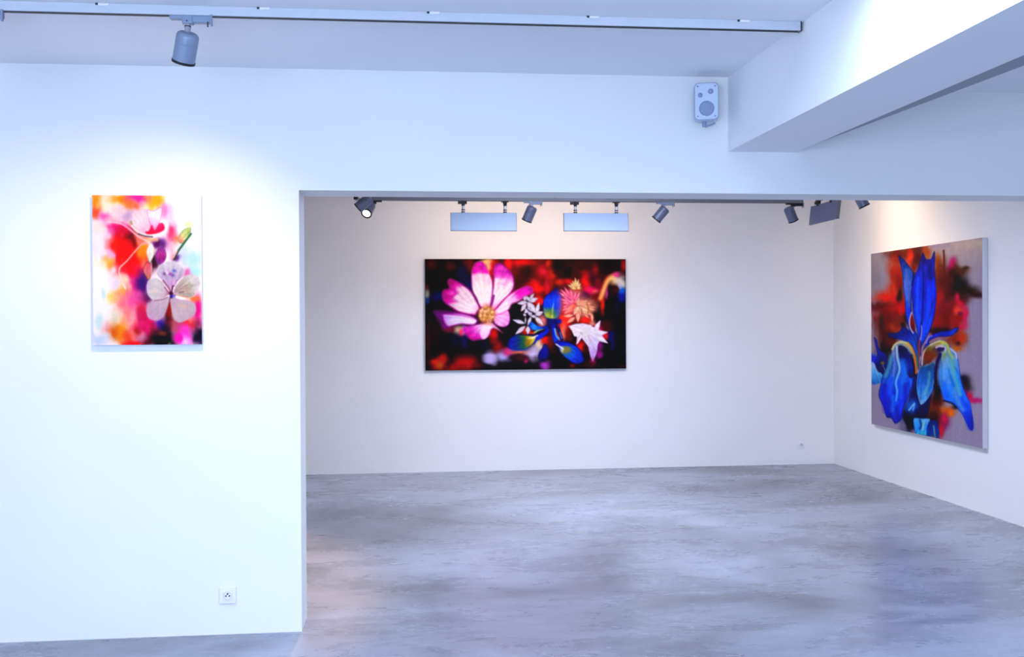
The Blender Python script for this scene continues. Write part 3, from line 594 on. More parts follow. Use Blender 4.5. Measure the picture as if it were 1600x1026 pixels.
    s.stroke(mk([('D',[(120,580),(200,570),(250,600),(240,660),(200,690)])]), 3, (226,210,230), soft=.8); s.blob(*q('D',(180,612)), 6.5, 4, (26,0,84), 1, .3, 5); s.blob(*q('D',(225,600)), 2.5, 2.5, (26,0,84), 1, .3, 5)
    s.blob(*q('D',(235,700)), 4, 8, (110,150,90), .8)
    s.stroke(mk([('D',[(340,760),(370,950)]),('F',[(420,80),(470,240)])]), 6, (90,190,180), soft=2.2, a=.75); s.stroke(mk([('D',[(270,760),(260,950)]),('F',[(300,60)])]), 8, (120,180,230), soft=3, a=.6)
    s.stroke(mk([('F',[(380,160),(420,300),(500,460)])]), 6, (110,170,225), soft=2.5, a=.7); s.stroke(mk([('F',[(240,80),(260,280)])]), 6, (8,90,230), soft=2.5, a=.6)
    s.stroke(mk([('D',[(180,680),(130,820),(110,1000)]),('F',[(120,120)])]), 5, (4,4,90), (4,0,30), soft=1.4); s.stroke(mk([('F',[(560,520),(620,720)])]), 8, (6,40,190), soft=3, a=.7)
    s.stroke(mk([('F',[(230,330),(340,365),(420,430)])]), 2.2, (4,14,50), soft=.9)
    s.P = (s.P - 120) * 1.12 + 116
    s.finish(8, 7, 2)
    return s

def white_blossom():
    s = Sheet(262, 356, [(143.2, 304.5), (315, 305.3), (315.5, 538.3), (146, 538.8)], (250, 232, 226), 11)
    s.at(140, 300, 8.55)
    for b in [(1350,300,260,330,(254,244,252)),(80,110,90,130,(250,132,0)),(250,150,130,130,(255,228,196)),(430,80,130,70,(250,142,10)),(520,170,80,70,(250,134,34)),(670,70,140,80,(255,40,152)),(870,120,110,110,(250,170,24)),(620,190,60,50,(240,110,70)),
              (70,270,80,80,(255,92,64)),(210,340,80,60,(255,92,172)),(500,310,110,90,(184,156,186)),(400,240,80,60,(244,196,196)),(310,380,80,60,(240,180,190)),(250,470,100,50,(250,92,160)),(280,540,90,50,(226,180,230)),(420,490,120,60,(216,0,120)),(470,660,190,170,(196,0,32)),(560,660,80,110,(66,0,22)),
              (430,820,170,170,(236,0,12)),(340,720,60,80,(242,40,20)),(600,900,150,140,(255,12,10)),(710,790,80,110,(255,134,0)),(700,630,80,60,(242,112,92)),(100,500,110,90,(250,216,202)),(100,740,110,140,(228,220,222)),(280,840,60,60,(220,170,216)),
              (250,940,70,70,(250,170,64)),(90,950,110,90,(250,226,200)),(1080,260,60,110,(214,206,228)),(1000,250,60,90,(250,134,184)),(1100,570,60,140,(240,60,112)),(1030,720,100,110,(228,164,194)),(1180,640,50,60,(242,100,60)),(1230,760,90,120,(206,222,210)),
              (1250,870,80,110,(190,200,226)),(1400,920,110,150,(172,216,246)),(950,680,80,70,(110,60,132)),(860,950,70,110,(60,10,40)),(1150,880,50,50,(94,50,114)),(900,700,60,60,(90,20,90))]: s.blob(*b)
    s.at(140, 420, 8.55)
    for b in [(100,330,130,330,(250,244,228)),(550,50,160,90,(246,0,20)),(620,200,110,150,(216,0,110)),(700,230,80,180,(60,20,112)),(740,410,100,80,(70,20,80)),(450,170,110,80,(238,200,170)),(440,320,90,80,(250,176,60)),(300,380,90,80,(244,206,112)),(340,200,60,80,(222,206,214)),
              (430,450,90,120,(250,140,132)),(600,430,120,140,(226,80,150)),(690,560,70,110,(210,40,70)),(490,600,90,130,(250,130,130)),(180,340,34,80,(196,220,216)),(130,700,60,100,(198,220,216)),(340,650,80,110,(222,212,190)),(240,800,60,70,(230,180,190)),(330,850,90,100,(214,88,0)),
              (430,840,70,130,(230,140,20)),(520,910,80,110,(255,72,30)),(610,820,90,130,(240,112,110)),(640,840,40,50,(170,60,30)),(720,650,90,110,(196,30,90)),(800,800,140,120,(226,0,100)),(620,1000,130,40,(250,20,30)),(780,950,90,70,(120,0,40)),(700,930,50,50,(220,130,160)),
              (980,920,180,150,(4,0,4)),(950,740,60,80,(70,30,160)),(1000,800,60,60,(20,10,60)),(1060,660,60,150,(60,0,30)),(1290,740,150,90,(226,40,20)),(1180,780,70,80,(170,80,90)),(1280,900,100,150,(246,60,190)),(1270,970,50,60,(252,196,242)),(1180,930,50,60,(250,0,170)),
              (1450,560,60,170,(222,20,130)),(1460,900,80,150,(18,0,40)),(120,950,150,80,(194,210,226)),(1420,60,90,70,(172,222,246)),(1070,540,50,90,(154,30,20)),(1290,60,60,60,(210,110,160)),(1400,410,80,40,(230,120,70)),(960,860,60,30,(120,60,30))]: s.blob(*b)
    s.at(140, 300, 8.55)
    s.petal([(720,560),(640,490),(590,390),(565,290),(650,235),(780,240),(800,360),(840,470),(810,550)], (790,560), (640,240), [(240,160,180),(236,190,202),(240,206,206),(232,190,196)], (226,176,190), 1, .9, .15)
    s.petal([(770,235),(850,250),(960,200),(965,300),(935,400),(885,520),(830,500),(790,370)], (860,530), (860,210), [(240,90,140),(240,176,204),(246,222,232),(244,214,226)], (230,100,150), .8, .7, .15)
    s.petal([(740,530),(790,520),(830,440),(870,510),(930,420),(985,420),(1000,500),(900,555),(780,565)], (870,560), (870,420), [(240,10,60),(240,20,90),(236,60,110)], None, 1, .8, .3)
    s.stroke([(550,400),(580,480),(650,540)], 36, (150,140,80), (110,90,70), soft=1.2, a=.7)
    s.stroke([(560,450),(640,530),(770,585),(900,570),(1010,530),(1045,430),(1010,390)], 26, (246,214,214), (252,228,214), soft=.8)
    s.stroke([(650,560),(740,590),(840,600)], 18, (70,60,64), (40,70,90), soft=.7, a=.9); s.stroke([(760,640),(900,640)], 40, (226,170,110), soft=1.4, a=.8)
    s.stroke([(230,400),(400,420),(520,490),(640,590),(760,655)], 20, (250,196,196), soft=.7, a=.85)
    s.stroke([(770,690),(700,700),(600,800),(500,920),(400,1020),(400,1110),(450,1240),(480,1295)], 17, (255,150,150), (252,226,206), soft=.55)
    s.leaf((820,680), (805,945), 110, [(240,220,226),(216,214,200),(196,210,196)], (190,180,160), .8, .7, .25)
    s.petal([(950,730),(1010,780),(1025,870),(985,950),(930,975),(885,900),(890,800)], (950,730), (940,970), [(130,60,150),(176,60,140),(150,40,120),(140,60,140)], (110,60,132), 1.1, .7, .5, 16)
    s.petal([(1180,650),(1220,540),(1300,480),(1360,480),(1340,580),(1250,690)], (1190,680), (1360,470), [(230,120,100),(206,196,140),(170,190,110),(150,170,110)], (110,150,100), 1, .8, .4, 14)
    s.blob(1330,440,60,50,(206,222,150),.8); s.stroke([(1360,560),(1260,690),(1180,800),(1130,900)], 26, (20,120,70), (80,60,50), soft=.8); s.stroke([(1170,790),(1120,880)], 16, (240,190,170), soft=.6)
    s.stroke([(1100,680),(1095,800),(1095,900)], 34, (246,180,180), soft=1.4, a=.8)
    s.leaf((770,930), (785,1180), 130, [(226,80,90),(206,110,120),(176,120,60)], (90,60,40), .8, .9, .3); s.stroke([(820,950),(830,1130)], 16, (226,180,214), soft=.8, a=.7)
    s.at(140, 420, 8.55)
    E = (214,204,214)
    s.petal([(1085,300),(1000,185),(925,120),(890,50),(930,-40),(1030,-95),(1150,-90),(1240,-20),(1272,60),(1230,130),(1150,200),(1100,290)], (1090,310), (1080,-100), [(194,129,177),(194,154,189),(177,163,185),(190,182,192),(202,196,199)], E, .9, .7, .22, 14)
    for x, y, c in [(1020,40,(206,206,215)),(1130,30,(77,94,180)),(1070,70,(151,51,146)),(1000,70,(103,51,103)),(1050,30,(202,154,197)),(1110,90,(111,77,172)),(1035,60,(219,215,219))]: s.blob(x, y, 26, 24, c, .8, .3)
    s.petal([(1060,325),(985,185),(880,122),(785,160),(760,260),(790,370),(860,420),(960,412),(1040,365)], (1070,330), (770,240), [(177,111,129),(194,172,177),(194,187,185),(199,190,187),(194,182,192)], E, .9, .7, .12, 12)
    s.petal([(1120,320),(1150,230),(1240,130),(1345,78),(1445,105),(1482,190),(1440,310),(1380,382),(1280,380),(1180,350)], (1110,330), (1470,150), [(163,129,146),(177,163,154),(177,168,154),(199,192,185),(206,201,196)], (202,194,184), .9, .7, .26, 14)
    s.petal([(1070,375),(960,420),(835,438),(762,530),(775,650),(870,692),(955,672),(1020,570)], (1080,370), (800,660), [(194,177,184),(189,168,177),(184,163,177),(194,154,177)], (189,146,172), .9, .7, .08, 12)
    s.petal([(1085,380),(1090,560),(1130,680),(1200,722),(1310,682),(1412,600),(1412,480),(1330,430),(1200,412)], (1090,370), (1290,700), [(184,154,168),(190,168,177),(189,170,173),(187,165,175)], (192,154,168), .9, .7, .08, 12)
    s.stroke([(980,160),(1040,240),(1085,320)], 20, (130,60,80), soft=.6, a=.8); s.stroke([(1000,250),(1040,300),(1085,340)], 14, (150,80,120)); s.stroke([(1115,230),(1100,290),(1090,340)], 18, (80,30,60)); s.stroke([(1170,160),(1130,240)], 10, (150,60,140), a=.8)
    s.stroke([(1130,345),(1250,375),(1320,385)], 14, (190,120,80), a=.8); s.stroke([(1170,300),(1250,250),(1310,220)], 14, (160,120,100), a=.7); s.stroke([(1200,320),(1260,310)], 14, (120,60,70), a=.7)
    s.stroke([(860,425),(960,415),(1040,385)], 12, (120,80,100), a=.8); s.stroke([(1070,400),(1060,480)], 14, (110,40,50), a=.8); s.blob(1085,335,34,30,(70,20,50),1,.3,5); s.blob(1090,375,26,26,(50,30,130),1,.3,5); s.blob(1130,365,20,20,(60,50,190),.8,0); s.blob(1290,290,30,30,(200,150,140),.6); s.blob(1340,220,26,30,(150,150,110),.6)
    s.stroke([(850,300),(900,300)], 20, (236,196,170), soft=1, a=.6); s.stroke([(880,610),(930,560)], 20, (170,150,160), soft=1.2, a=.5); s.stroke([(1180,480),(1280,510)], 30, (226,180,140), soft=1.6, a=.5)
    s.P = (s.P - 150) * 1.22 + 152
    s.finish(6, 8, 3)
    return s

def paint_material(name, gain):
    m = bpy.data.materials.new(name); m.use_nodes = True
    nt = m.node_tree; b = nt.nodes['Principled BSDF']
    a = nt.nodes.new('ShaderNodeVertexColor'); a.layer_name = 'paint'
    g = nt.nodes.new('ShaderNodeMixRGB'); g.blend_type = 'MULTIPLY'; g.inputs[0].default_value = 1.0
    g.inputs[2].default_value = (*gain, 1)
    nt.links.new(a.outputs['Color'], g.inputs[1]); nt.links.new(g.outputs['Color'], b.inputs['Base Color'])
    b.inputs['Roughness'].default_value = 0.7; b.inputs['Specular IOR Level'].default_value = 0.12
    tc = nt.nodes.new('ShaderNodeTexCoord'); n = nt.nodes.new('ShaderNodeTexNoise'); n.inputs['Scale'].default_value = 160
    nt.links.new(tc.outputs['Object'], n.inputs['Vector'])
    bp = nt.nodes.new('ShaderNodeBump'); bp.inputs['Strength'].default_value = 0.15; bp.inputs['Distance'].default_value = 0.001
    nt.links.new(n.outputs['Fac'], bp.inputs['Height']); nt.links.new(bp.outputs['Normal'], b.inputs['Normal'])
    return m

def painting(label, sheet, width, height, depth, loc, rotz, edge_mat, gain, group=None):
    """canvas stands in its own x-z plane, painted side towards -y; origin at the foot of the middle, on the wall"""
    t = thing('painting', label, 'painting', loc, (0, 0, rotz), group)
    bm = bmesh.new(); box(bm, -width / 2, width / 2, -depth + 0.0015, -0.002, 0, height, 0.0025)
    obj('canvas', bm, edge_mat, t)
    nx, ny = sheet.nx, sheet.ny
    u, v = np.meshgrid(np.linspace(-width / 2 + .001, width / 2 - .001, nx), np.linspace(height - .001, .001, ny))
    co = np.stack([u, np.full(u.shape, -depth), v], -1).reshape(-1, 3)
    idx = np.arange(nx * ny).reshape(ny, nx)
    q = np.stack([idx[:-1, :-1], idx[1:, :-1], idx[1:, 1:], idx[:-1, 1:]], -1).reshape(-1, 4)
    me = bpy.data.meshes.new('painted_surface')
    me.vertices.add(nx * ny); me.vertices.foreach_set('co', co.ravel())
    me.loops.add(len(q) * 4); me.loops.foreach_set('vertex_index', q.ravel())
    me.polygons.add(len(q)); me.polygons.foreach_set('loop_start', np.arange(0, len(q) * 4, 4))
    me.update(calc_edges=True); me.validate()
    ca = me.color_attributes.new('paint', 'FLOAT_COLOR', 'POINT')
    col = np.concatenate([lin(sheet.P).reshape(-1, 3), np.ones((nx * ny, 1))], 1)
    ca.data.foreach_set('color', col.ravel())
    me.materials.append(paint_material('oil_paint', gain))
    o = bpy.data.objects.new('painted_surface', me); C.objects.link(o); o.parent = t
    return t

painting('small upright painting of a white blossom on pink and orange, on the front wall', white_blossom(),
         0.5645, 0.7975, 0.03, (-1.3885, YF, 1.5720), 0.0, M_CANVAS, (0.78, 0.70, 0.65))
painting('wide dark painting of a pink cosmos and blue iris, on the back wall', black_cosmos(),
         2.277, 1.2455, 0.04, (1.3135, YB, 1.1390), 0.0, M_CANVASR, (0.85, 0.79, 0.80))
painting('large painting of a single blue iris on grey, on the right wall', blue_iris(),
         2.0625, 1.8055, 0.053, (XW, 9.088, 0.5735), -math.pi / 2, M_CANVAS, (0.84, 0.76, 0.80))

# ------------------------------------------------------------------ lighting tracks
def rail(name_label, x0, x1, y, ztop, m, h=0.040, wd=0.036, group=None, ycl=(), along='x', clip_m=None, rods=0.0):
    """a square aluminium rail; local x runs along it, origin at the middle of its top"""
    L = x1 - x0
    t = thing('track_rail', name_label, 'lighting track', ((x0 + x1) / 2, y, ztop) if along == 'x' else (y, (x0 + x1) / 2, ztop), (0, 0, 0 if along == 'x' else math.pi / 2), group)
    bm = bmesh.new(); box(bm, -L / 2 + 0.004, L / 2 - 0.004, -wd / 2, wd / 2, -h, 0, 0.0025); obj('rail', bm, m, t)
    bm = bmesh.new(); box(bm, -L / 2 + 0.01, L / 2 - 0.01, -wd / 2 + 0.006, wd / 2 - 0.004, -h - 0.0012, -h + 0.006); obj('conductor_slot', bm, M_SLOT, t)
    for s_ in (-1, 1):
        bm = bmesh.new(); box(bm, s_ * L / 2 - 0.005, s_ * L / 2 + 0.0, -wd / 2 - 0.0015, wd / 2 + 0.0015, -h - 0.002, 0.0, 0.001); obj('end_cap', bm, M_SLOT, t)
    mid = (x0 + x1) / 2
    for c in ycl:
        bm = bmesh.new(); box(bm, c - mid - 0.022, c - mid + 0.022, -wd / 2 - 0.006, -wd / 2 + 0.004, -0.012, -0.001, 0.002); k = obj('mounting_clip', bm, clip_m or M_PLAST, t)
        bm = bmesh.new(); box(bm, c - mid - 0.034, c - mid - 0.024, -wd / 2 - 0.004, -wd / 2 + 0.004, -0.009, -0.001, 0.001); obj('clip_screw', bm, M_SLOT, k)
    if rods:
        n = 4
        for i in range(n):
            xx = -L / 2 + L * (i + 0.5) / n
            bm = bmesh.new(); lathe(bm, [(0, -0.005), (0.005, -0.005), (0.005, rods - 0.006), (0.022, rods - 0.006), (0.022, rods), (0, rods)], 14, Matrix.Translation((xx, 0, 0))); obj('suspension_rod', bm, M_STEEL, t)
    return t

TF_Y, TF_Z = 4.466, ZC                      # front track against the ceiling
TA_Y, TA_Z = 9.90, 2.925                    # back-room track, hung below the ceiling
TR_X, TL_X = 4.13, -0.50                    # side tracks in the back room
rail('long white ceiling track above the front room, ending at the boxed beam', -3.9, 1.812, TF_Y, TF_Z, M_TRACK, 0.042, 0.036, None, (-1.30, -0.62, 0.12, 0.84, 1.54))
rail('long grey track across the back room, carrying both flat pale panels', -0.37, 4.035, TA_Y, TA_Z, M_TRACKG, 0.042, 0.036, 'back room lighting tracks', (-0.16, 0.38, 0.90, 1.46, 2.0, 2.55, 3.05, 3.56), 'x', M_SLOT, ZA - TA_Z)
rail('grey track running along the right wall, carrying the tilted shaded panel', 6.2, 9.75, TR_X, TA_Z, M_TRACKG, 0.042, 0.036, 'back room lighting tracks', (), 'y', None, ZA - TA_Z)
rail('short grey track at the left end of the back room behind the pier', 6.6, 9.62, TL_X, TA_Z, M_TRACKG, 0.042, 0.036, 'back room lighting tracks', (), 'y', None, ZA - TA_Z)

def spot(label, pivot, centre, aim, lit, power, along='x', flip=1, group=None, size=100, blend=1.0, col=(1.0, 0.86, 0.68), adapter='full', R=0.052, L=0.152):
    """pivot: where the stem leaves the underside of the track; centre: middle of the lamp head"""
    px, py, pz = pivot
    mh = M_LAMP_SHADE if group else M_LAMP
    t = thing('spotlight', label, 'spotlight', pivot, (0, 0, 0), group)
    A = Matrix.Rotation(0 if along == 'x' else math.pi / 2, 4, 'Z') @ Matrix.Scale(flip, 4, (1, 0, 0))
    bm = bmesh.new()
    box(bm, -0.075, -0.012, -0.017, 0.017, -0.016, 0.0, 0.003, A)
    box(bm, -0.022, 0.024, -0.019, 0.019, -0.036, 0.0, 0.004, A)
    box(bm, 0.022, 0.102, -0.019, 0.019, -0.030, 0.0, 0.004, A)
    ad = obj('track_adapter', bm, M_LAMP if adapter == 'full' else M_BLACK, t)
    bm = bmesh.new(); box(bm, 0.099, 0.108, -0.024, -0.010, -0.046, 0.004, 0.002, A); obj('locking_lever', bm, M_LAMP, ad)
    bm = bmesh.new(); box(bm, 0.086, 0.091, -0.023, -0.018, -0.052, -0.028, 0.001, A); obj('latch', bm, M_BLACK, ad)
    bm = bmesh.new(); lathe(bm, [(0, -0.003), (0.0035, -0.003), (0.0035, 0.001), (0, 0.001)], 10, Matrix.Translation((0, -0.0195, -0.026)) @ Matrix.Rotation(math.pi / 2, 4, 'X')); obj('set_screw', bm, M_BLACK, ad)
    c = Vector(centre) - Vector(pivot); d = Vector(aim).normalized()
    foot = c - d * (L * 0.27) ; top = Vector((0, 0, -0.034))
    v = foot - top; ln = v.length
    q = v.to_track_quat('Z', 'Y').to_matrix().to_4x4()
    bm = bmesh.new(); lathe(bm, [(0, -0.004), (0.017, -0.004), (0.017, 0.004), (0.0135, 0.005), (0.0135, ln), (0, ln)], 20, Matrix.Translation(top) @ q); st = obj('stem', bm, M_STEEL, t, True)
    bm = bmesh.new(); lathe(bm, [(0.0142, 0.012), (0.0142, 0.016), (0.0133, 0.016), (0.0133, 0.012), (0.0142, 0.012)], 20, Matrix.Translation(top) @ q); obj('stem_ring', bm, M_BLACK, st)
    H = Matrix.Translation(c) @ d.to_track_quat('Z', 'Y').to_matrix().to_4x4()
    h = L / 2
    bm = bmesh.new()
    pr = [(0, -h)]
    for k in range(7):
        an = k / 6 * math.pi / 2
        pr.append((R - 0.020 + 0.020 * math.sin(an), -h + 0.020 - 0.020 * math.cos(an)))
    pr += [(R, -h * 0.30), (R - 0.0012, -h * 0.28), (R, -h * 0.26), (R, h - 0.004), (R - 0.003, h - 0.004), (R - 0.004, h - 0.03), (0, h - 0.034)]
    lathe(bm, pr, 36, H); hd = obj('lamp_head', bm, mh, t, True)
    bm = bmesh.new(); lathe(bm, [(R - 0.002, h - 0.006), (R + 0.0022, h - 0.006), (R + 0.0022, h + 0.005), (R - 0.013, h + 0.005), (R - 0.013, h - 0.012), (R - 0.006, h - 0.012), (R - 0.002, h - 0.006)], 36, H); obj('front_ring', bm, M_BLACK, hd, True)
    bm = bmesh.new(); lathe(bm, [(0, h - 0.011), (R - 0.0135, h - 0.011), (R - 0.0135, h - 0.004), (0, h + 0.0005)], 30, H); obj('lens', bm, M_GLOW if lit else M_SOCK, hd, True)
    # tilt screw on the side of the head
    bm = bmesh.new(); S_ = Matrix.Translation(c - d * (L * 0.16)) @ Matrix.Translation((0, -R * 0.985, 0)) @ Matrix.Rotation(math.pi / 2, 4, 'X')
    lathe(bm, [(0, -0.003), (0.0065, -0.003), (0.005, 0.002), (0, 0.003)], 12, S_); obj('tilt_screw', bm, M_BLACK, hd)
    if lit and power:
        l = bpy.data.lights.new('spotlight_beam', 'SPOT'); l.energy = power; l.color = col
        l.spot_size = math.radians(size); l.spot_blend = blend; l.shadow_soft_size = 0.03
        o = bpy.data.objects.new('spotlight_beam', l); C.objects.link(o); o.parent = t
        o.location = c + d * (h + 0.012); o.rotation_euler = d.to_track_quat('-Z', 'Y').to_euler()
    return t

WARM = (1.0, 0.72, 0.44)
ZFB, ZAB = TF_Z - 0.042, TA_Z - 0.042
spot('grey cylinder spotlight on the front ceiling track above the blossom painting', (-0.952, TF_Y, ZFB), (-0.962, TF_Y + 0.005, ZFB - 0.134), (-0.25, 0.40, -0.86), True, 62, size=128, col=(1.0, 0.80, 0.70), R=0.048, L=0.130)
spot('grey spotlight cut off by the left edge of the picture on the front ceiling track', (-1.822, TF_Y, ZFB), (-1.852, TF_Y + 0.02, ZFB - 0.138), (-0.3, 0.4, -0.85), True, 8, size=120, col=(1.0, 0.90, 0.82))
G = 'spotlights in the back room'
spot('upper left spotlight of the back-room pair, its black rim seen edge-on', (TL_X, 9.55, ZAB), (-0.418, 9.50, 2.812), (-0.72, 0.10, -0.62), True, 5, 'y', 1, G, 90, 1, WARM, 'dark')
spot('spotlight in the back-room pair with its lit lens showing, hanging just below the other', (-0.338, TA_Y, ZAB), (-0.390, TA_Y - 0.04, 2.792), (-0.26, -0.72, -0.64), True, 520, 'x', -1, G, 42, .8, (1.0, 0.58, 0.30), 'dark')
spot('spotlight between the two flat pale panels on the back-room track', (1.222, TA_Y, ZAB), (1.205, TA_Y + 0.005, 2.762), (-0.36, 0.28, -0.88), True, 9, 'x', 1, G, 110, 1, WARM)
spot('spotlight right of the second pale panel, tilted to the left', (2.575, TA_Y, ZAB), (2.548, TA_Y + 0.005, 2.768), (-0.62, 0.18, -0.76), True, 5, 'x', 1, G, 110, 1, WARM)
spot('spotlight at the right end of the back-room track, tilted to the right', (3.935, TA_Y, ZAB), (3.912, TA_Y + 0.005, 2.772), (0.44, 0.18, -0.86), True, 5, 'x', 1, G, 100, 1, WARM, 'dark')
spot('spotlight on the right-hand track showing only its lower edge under the lintel', (TR_X, 8.92, ZAB), (TR_X + 0.050, 8.88, 2.802), (0.40, -0.12, -0.85), True, 6, 'y', 1, G, 130, 1, WARM)

def washer(label, mid, stems, W_, H_, rotz, zt, tilt, group, power, mt):
    """flat rectangular wall-washer; local x along its length, lit side towards local +y; mid = centre of the panel"""
    t = thing('wall_washer', label, 'track light', mid, (0, 0, rotz), group)
    Rt = Matrix.Rotation(tilt, 4, 'X')
    bm = bmesh.new(); box(bm, -W_ / 2, W_ / 2, -0.014, 0.014, -H_ / 2, H_ / 2, 0.003, Rt); hs = obj('housing', bm, mt, t)
    bm = bmesh.new(); box(bm, -W_ / 2 - 0.0015, -W_ / 2 + 0.003, -0.0155, 0.0155, -H_ / 2 - 0.001, H_ / 2 + 0.001, 0.001, Rt)
    obj('end_plate', bm, M_TRACKG, hs)
    bm = bmesh.new(); box(bm, W_ / 2 - 0.003, W_ / 2 + 0.0015, -0.0155, 0.0155, -H_ / 2 - 0.001, H_ / 2 + 0.001, 0.001, Rt)
    obj('end_plate', bm, M_TRACKG, hs)
    bm = bmesh.new(); box(bm, -W_ / 2 + 0.02, W_ / 2 - 0.02, 0.013, 0.0165, -H_ / 2 + 0.02, H_ / 2 - 0.02, 0.001, Rt); obj('diffuser', bm, M_GLOW, hs)
    zt = zt - mid[2]
    for i, sx in enumerate(stems):
        bm = bmesh.new(); box(bm, sx - 0.052 if i == 0 else sx - 0.038, sx + 0.036, -0.016, 0.016, zt - (0.030 if i == 0 else 0.010), zt, 0.003)
        lathe(bm, [(0, -0.052), (0.014, -0.052), (0.022, -0.012), (0.022, 0.0), (0, 0.0)], 18, Matrix.Translation((sx, 0, zt)))
        ad = obj('track_adapter', bm, M_BLACK, t)
        bm = bmesh.new(); lathe(bm, [(0, H_ / 2 - 0.004), (0.0145, H_ / 2 - 0.004), (0.0145, zt - 0.046), (0, zt - 0.046)], 18, Matrix.Translation((sx, 0, 0))); st = obj('stem', bm, M_STEEL, t, True)
        for zz in (H_ / 2 + 0.001, H_ / 2 + 0.022):
            bm = bmesh.new(); lathe(bm, [(0, zz), (0.0185, zz), (0.0185, zz + 0.009), (0, zz + 0.009)], 18, Matrix.Translation((sx, 0, 0))); obj('stem_collar', bm, M_BLACK, st)
    l = bpy.data.lights.new('washer_light', 'AREA'); l.shape = 'RECTANGLE'; l.size = W_ - 0.06; l.size_y = 0.05; l.energy = power; l.color = (1.0, 0.62, 0.33)
    o = bpy.data.objects.new('washer_light', l); C.objects.link(o); o.parent = t
    o.matrix_local = Rt @ Matrix.Translation((0, 0.026, 0)) @ Matrix.Rotation(math.pi / 2 - 0.30, 4, 'X')
    return t
G2 = 'flat wall-washers in the back room'
washer('left of the two flat pale panels hanging from the back-room track above the wide painting', (0.7415, TA_Y, 2.676), (-0.203, 0.215), 0.657, 0.183, 0.0, ZAB, -0.14, G2, 4.6, M_PANEL)
washer('right of the two flat pale panels hanging from the back-room track above the wide painting', (1.8765, TA_Y, 2.678), (-0.210, 0.210), 0.657, 0.183, 0.0, ZAB, -0.14, G2, 4.6, M_PANEL)
washer('shaded tilted flat panel under the lintel on the right-hand track', (TR_X - 0.01, 9.55, 2.752), (-0.16, 0.16), 0.66, 0.190, -math.pi / 2, ZAB, -0.12, G2, 4.5, M_PANEL_SHADE)

# ------------------------------------------------------------------ loudspeaker
t = thing('loudspeaker', 'small pale grey loudspeaker high on the wall beside the beam', 'speaker', (1.642, 5.375, 2.897), (0, 0, -0.26))
def rounded(bm, w_, h_, r, y0, y1, n=6):
    pts = []
    for cx, cz, a0 in ((w_ / 2 - r, h_ / 2 - r, 0), (-w_ / 2 + r, h_ / 2 - r, 90), (-w_ / 2 + r, -h_ / 2 + r, 180), (w_ / 2 - r, -h_ / 2 + r, 270)):
        for k in range(n + 1):
            an = math.radians(a0 + 90 * k / n); pts.append((cx + r * math.cos(an), cz + r * math.sin(an)))
    a = [bm.verts.new((x, y0, z)) for x, z in pts]; b_ = [bm.verts.new((x, y1, z)) for x, z in pts]
    bm.faces.new(a); bm.faces.new(b_[::-1]); m_ = len(pts)
    for k in range(m_): bm.faces.new((a[k], b_[k], b_[(k + 1) % m_], a[(k + 1) % m_]))
bm = bmesh.new(); rounded(bm, 0.132, 0.204, 0.026, 0.0, 0.085); obj('cabinet', bm, M_SPK, t)
bm = bmesh.new(); rounded(bm, 0.124, 0.196, 0.023, -0.006, 0.001); fp = obj('front_baffle', bm, M_SPK, t)
bm = bmesh.new(); rounded(bm, 0.136, 0.208, 0.028, -0.002, 0.004); obj('edge_trim', bm, mat('speaker_edge_trim', (150, 162, 184), .5, noise=.02), t)
FX = Matrix.Rotation(math.pi / 2, 4, 'X')
def disc(parent, name, x, z, r, m, dz=0.0, dome=0.0):
    bm = bmesh.new()
    lathe(bm, [(0, 0.0), (r, 0.0), (r, 0.003), (r * 0.93, 0.0045), (r * 0.86, 0.002), (r * 0.4, 0.0018 + dome), (0, 0.002 + dome)], 32, Matrix.Translation((x, -0.006 - dz, z)) @ FX)
    return obj(name, bm, m, parent, True)
disc(fp, 'woofer', 0.001, -0.040, 0.042, M_GRILL, dome=0.003)
disc(fp, 'tweeter', 0.023, 0.053, 0.0145, M_GRILL, dome=0.002)
disc(fp, 'tweeter', -0.034, 0.034, 0.0125, M_GRILL, dome=0.002)
for x in (-0.047, 0.047):
    for z in (-0.083, 0.083): disc(fp, 'baffle_screw', x, z, 0.004, M_GRILL)
disc(fp, 'indicator_badge', -0.010, -0.084, 0.005, mat('polished_badge', (250, 250, 252), .15, .2, noise=.01))
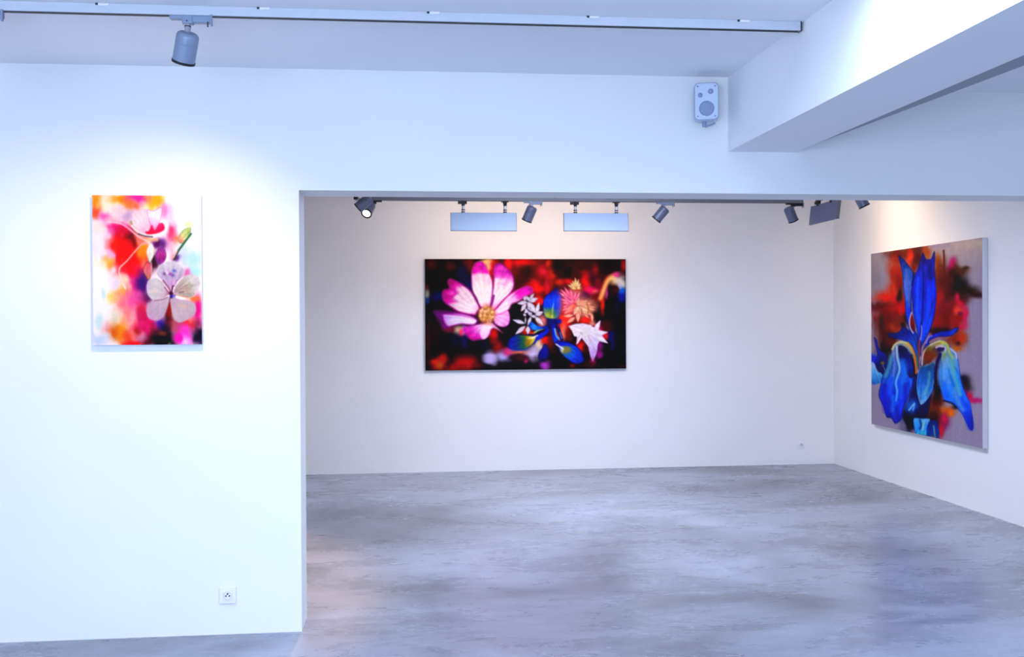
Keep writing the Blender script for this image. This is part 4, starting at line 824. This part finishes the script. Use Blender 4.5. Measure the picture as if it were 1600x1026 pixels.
bm = bmesh.new(); box(bm, -0.025, 0.025, 0.084, 0.130, -0.05, 0.05, 0.006); obj('wall_bracket', bm, M_SPK, t)
bm = bmesh.new(); lathe(bm, [(0, -0.03), (0.012, -0.03), (0.012, 0.0), (0, 0.0)], 14, Matrix.Translation((-0.01, 0.05, -0.1))); box(bm, -0.045, 0.012, 0.040, 0.052, -0.128, -0.118, 0.003, Matrix.Translation((0, 0, -0.016)) @ Matrix.Rotation(-0.35, 4, 'Y') @ Matrix.Translation((0, 0, 0.016))); obj('bracket_knob', bm, M_GRILL, t)

# ------------------------------------------------------------------ wall sockets
def socket(label, loc, w_, group):
    t = thing('wall_socket', label, 'socket', loc, (0, 0, 0), group)
    bm = bmesh.new(); box(bm, -w_ / 2, w_ / 2, -0.010, -0.0005, -w_ / 2, w_ / 2, 0.003); obj('cover_plate', bm, M_PLAST, t)
    k = w_ / 0.09
    bm = bmesh.new(); box(bm, -0.028 * k, 0.028 * k, -0.013, -0.009, -0.028 * k, 0.028 * k, 0.003); ins = obj('socket_insert', bm, M_PLAST, t)
    bm = bmesh.new(); lathe(bm, [(0, 0.0), (0.019 * k, 0.0), (0.0215 * k, 0.0025), (0.0225 * k, 0.0015), (0.0225 * k, 0.0), (0.0, -0.0)][:5], 30, Matrix.Translation((0, -0.0128, 0)) @ FX); obj('recess_ring', bm, M_SOCK, ins)
    for x, z in ((-0.0095, -0.001), (0.0095, -0.001)):
        bm = bmesh.new(); lathe(bm, [(0, 0.0), (0.0042 * k, 0.0), (0.0042 * k, 0.0022), (0, 0.0022)], 14, Matrix.Translation((x * k, -0.0128, z * k)) @ FX); obj('contact_hole', bm, M_HOLE, ins)
    bm = bmesh.new(); lathe(bm, [(0, 0.0), (0.004 * k, 0.0), (0.004 * k, 0.009), (0, 0.011)], 14, Matrix.Translation((0, -0.0128, 0.011 * k)) @ FX); obj('earth_pin', bm, M_HOLE, ins)
G3 = 'white wall sockets near the floor'
socket('square white socket low on the front wall under the blossom painting', (-0.987, YF, 0.213), 0.088, None)
socket('small white socket low on the back wall near the right corner', (4.528, YB, 0.226), 0.080, None)
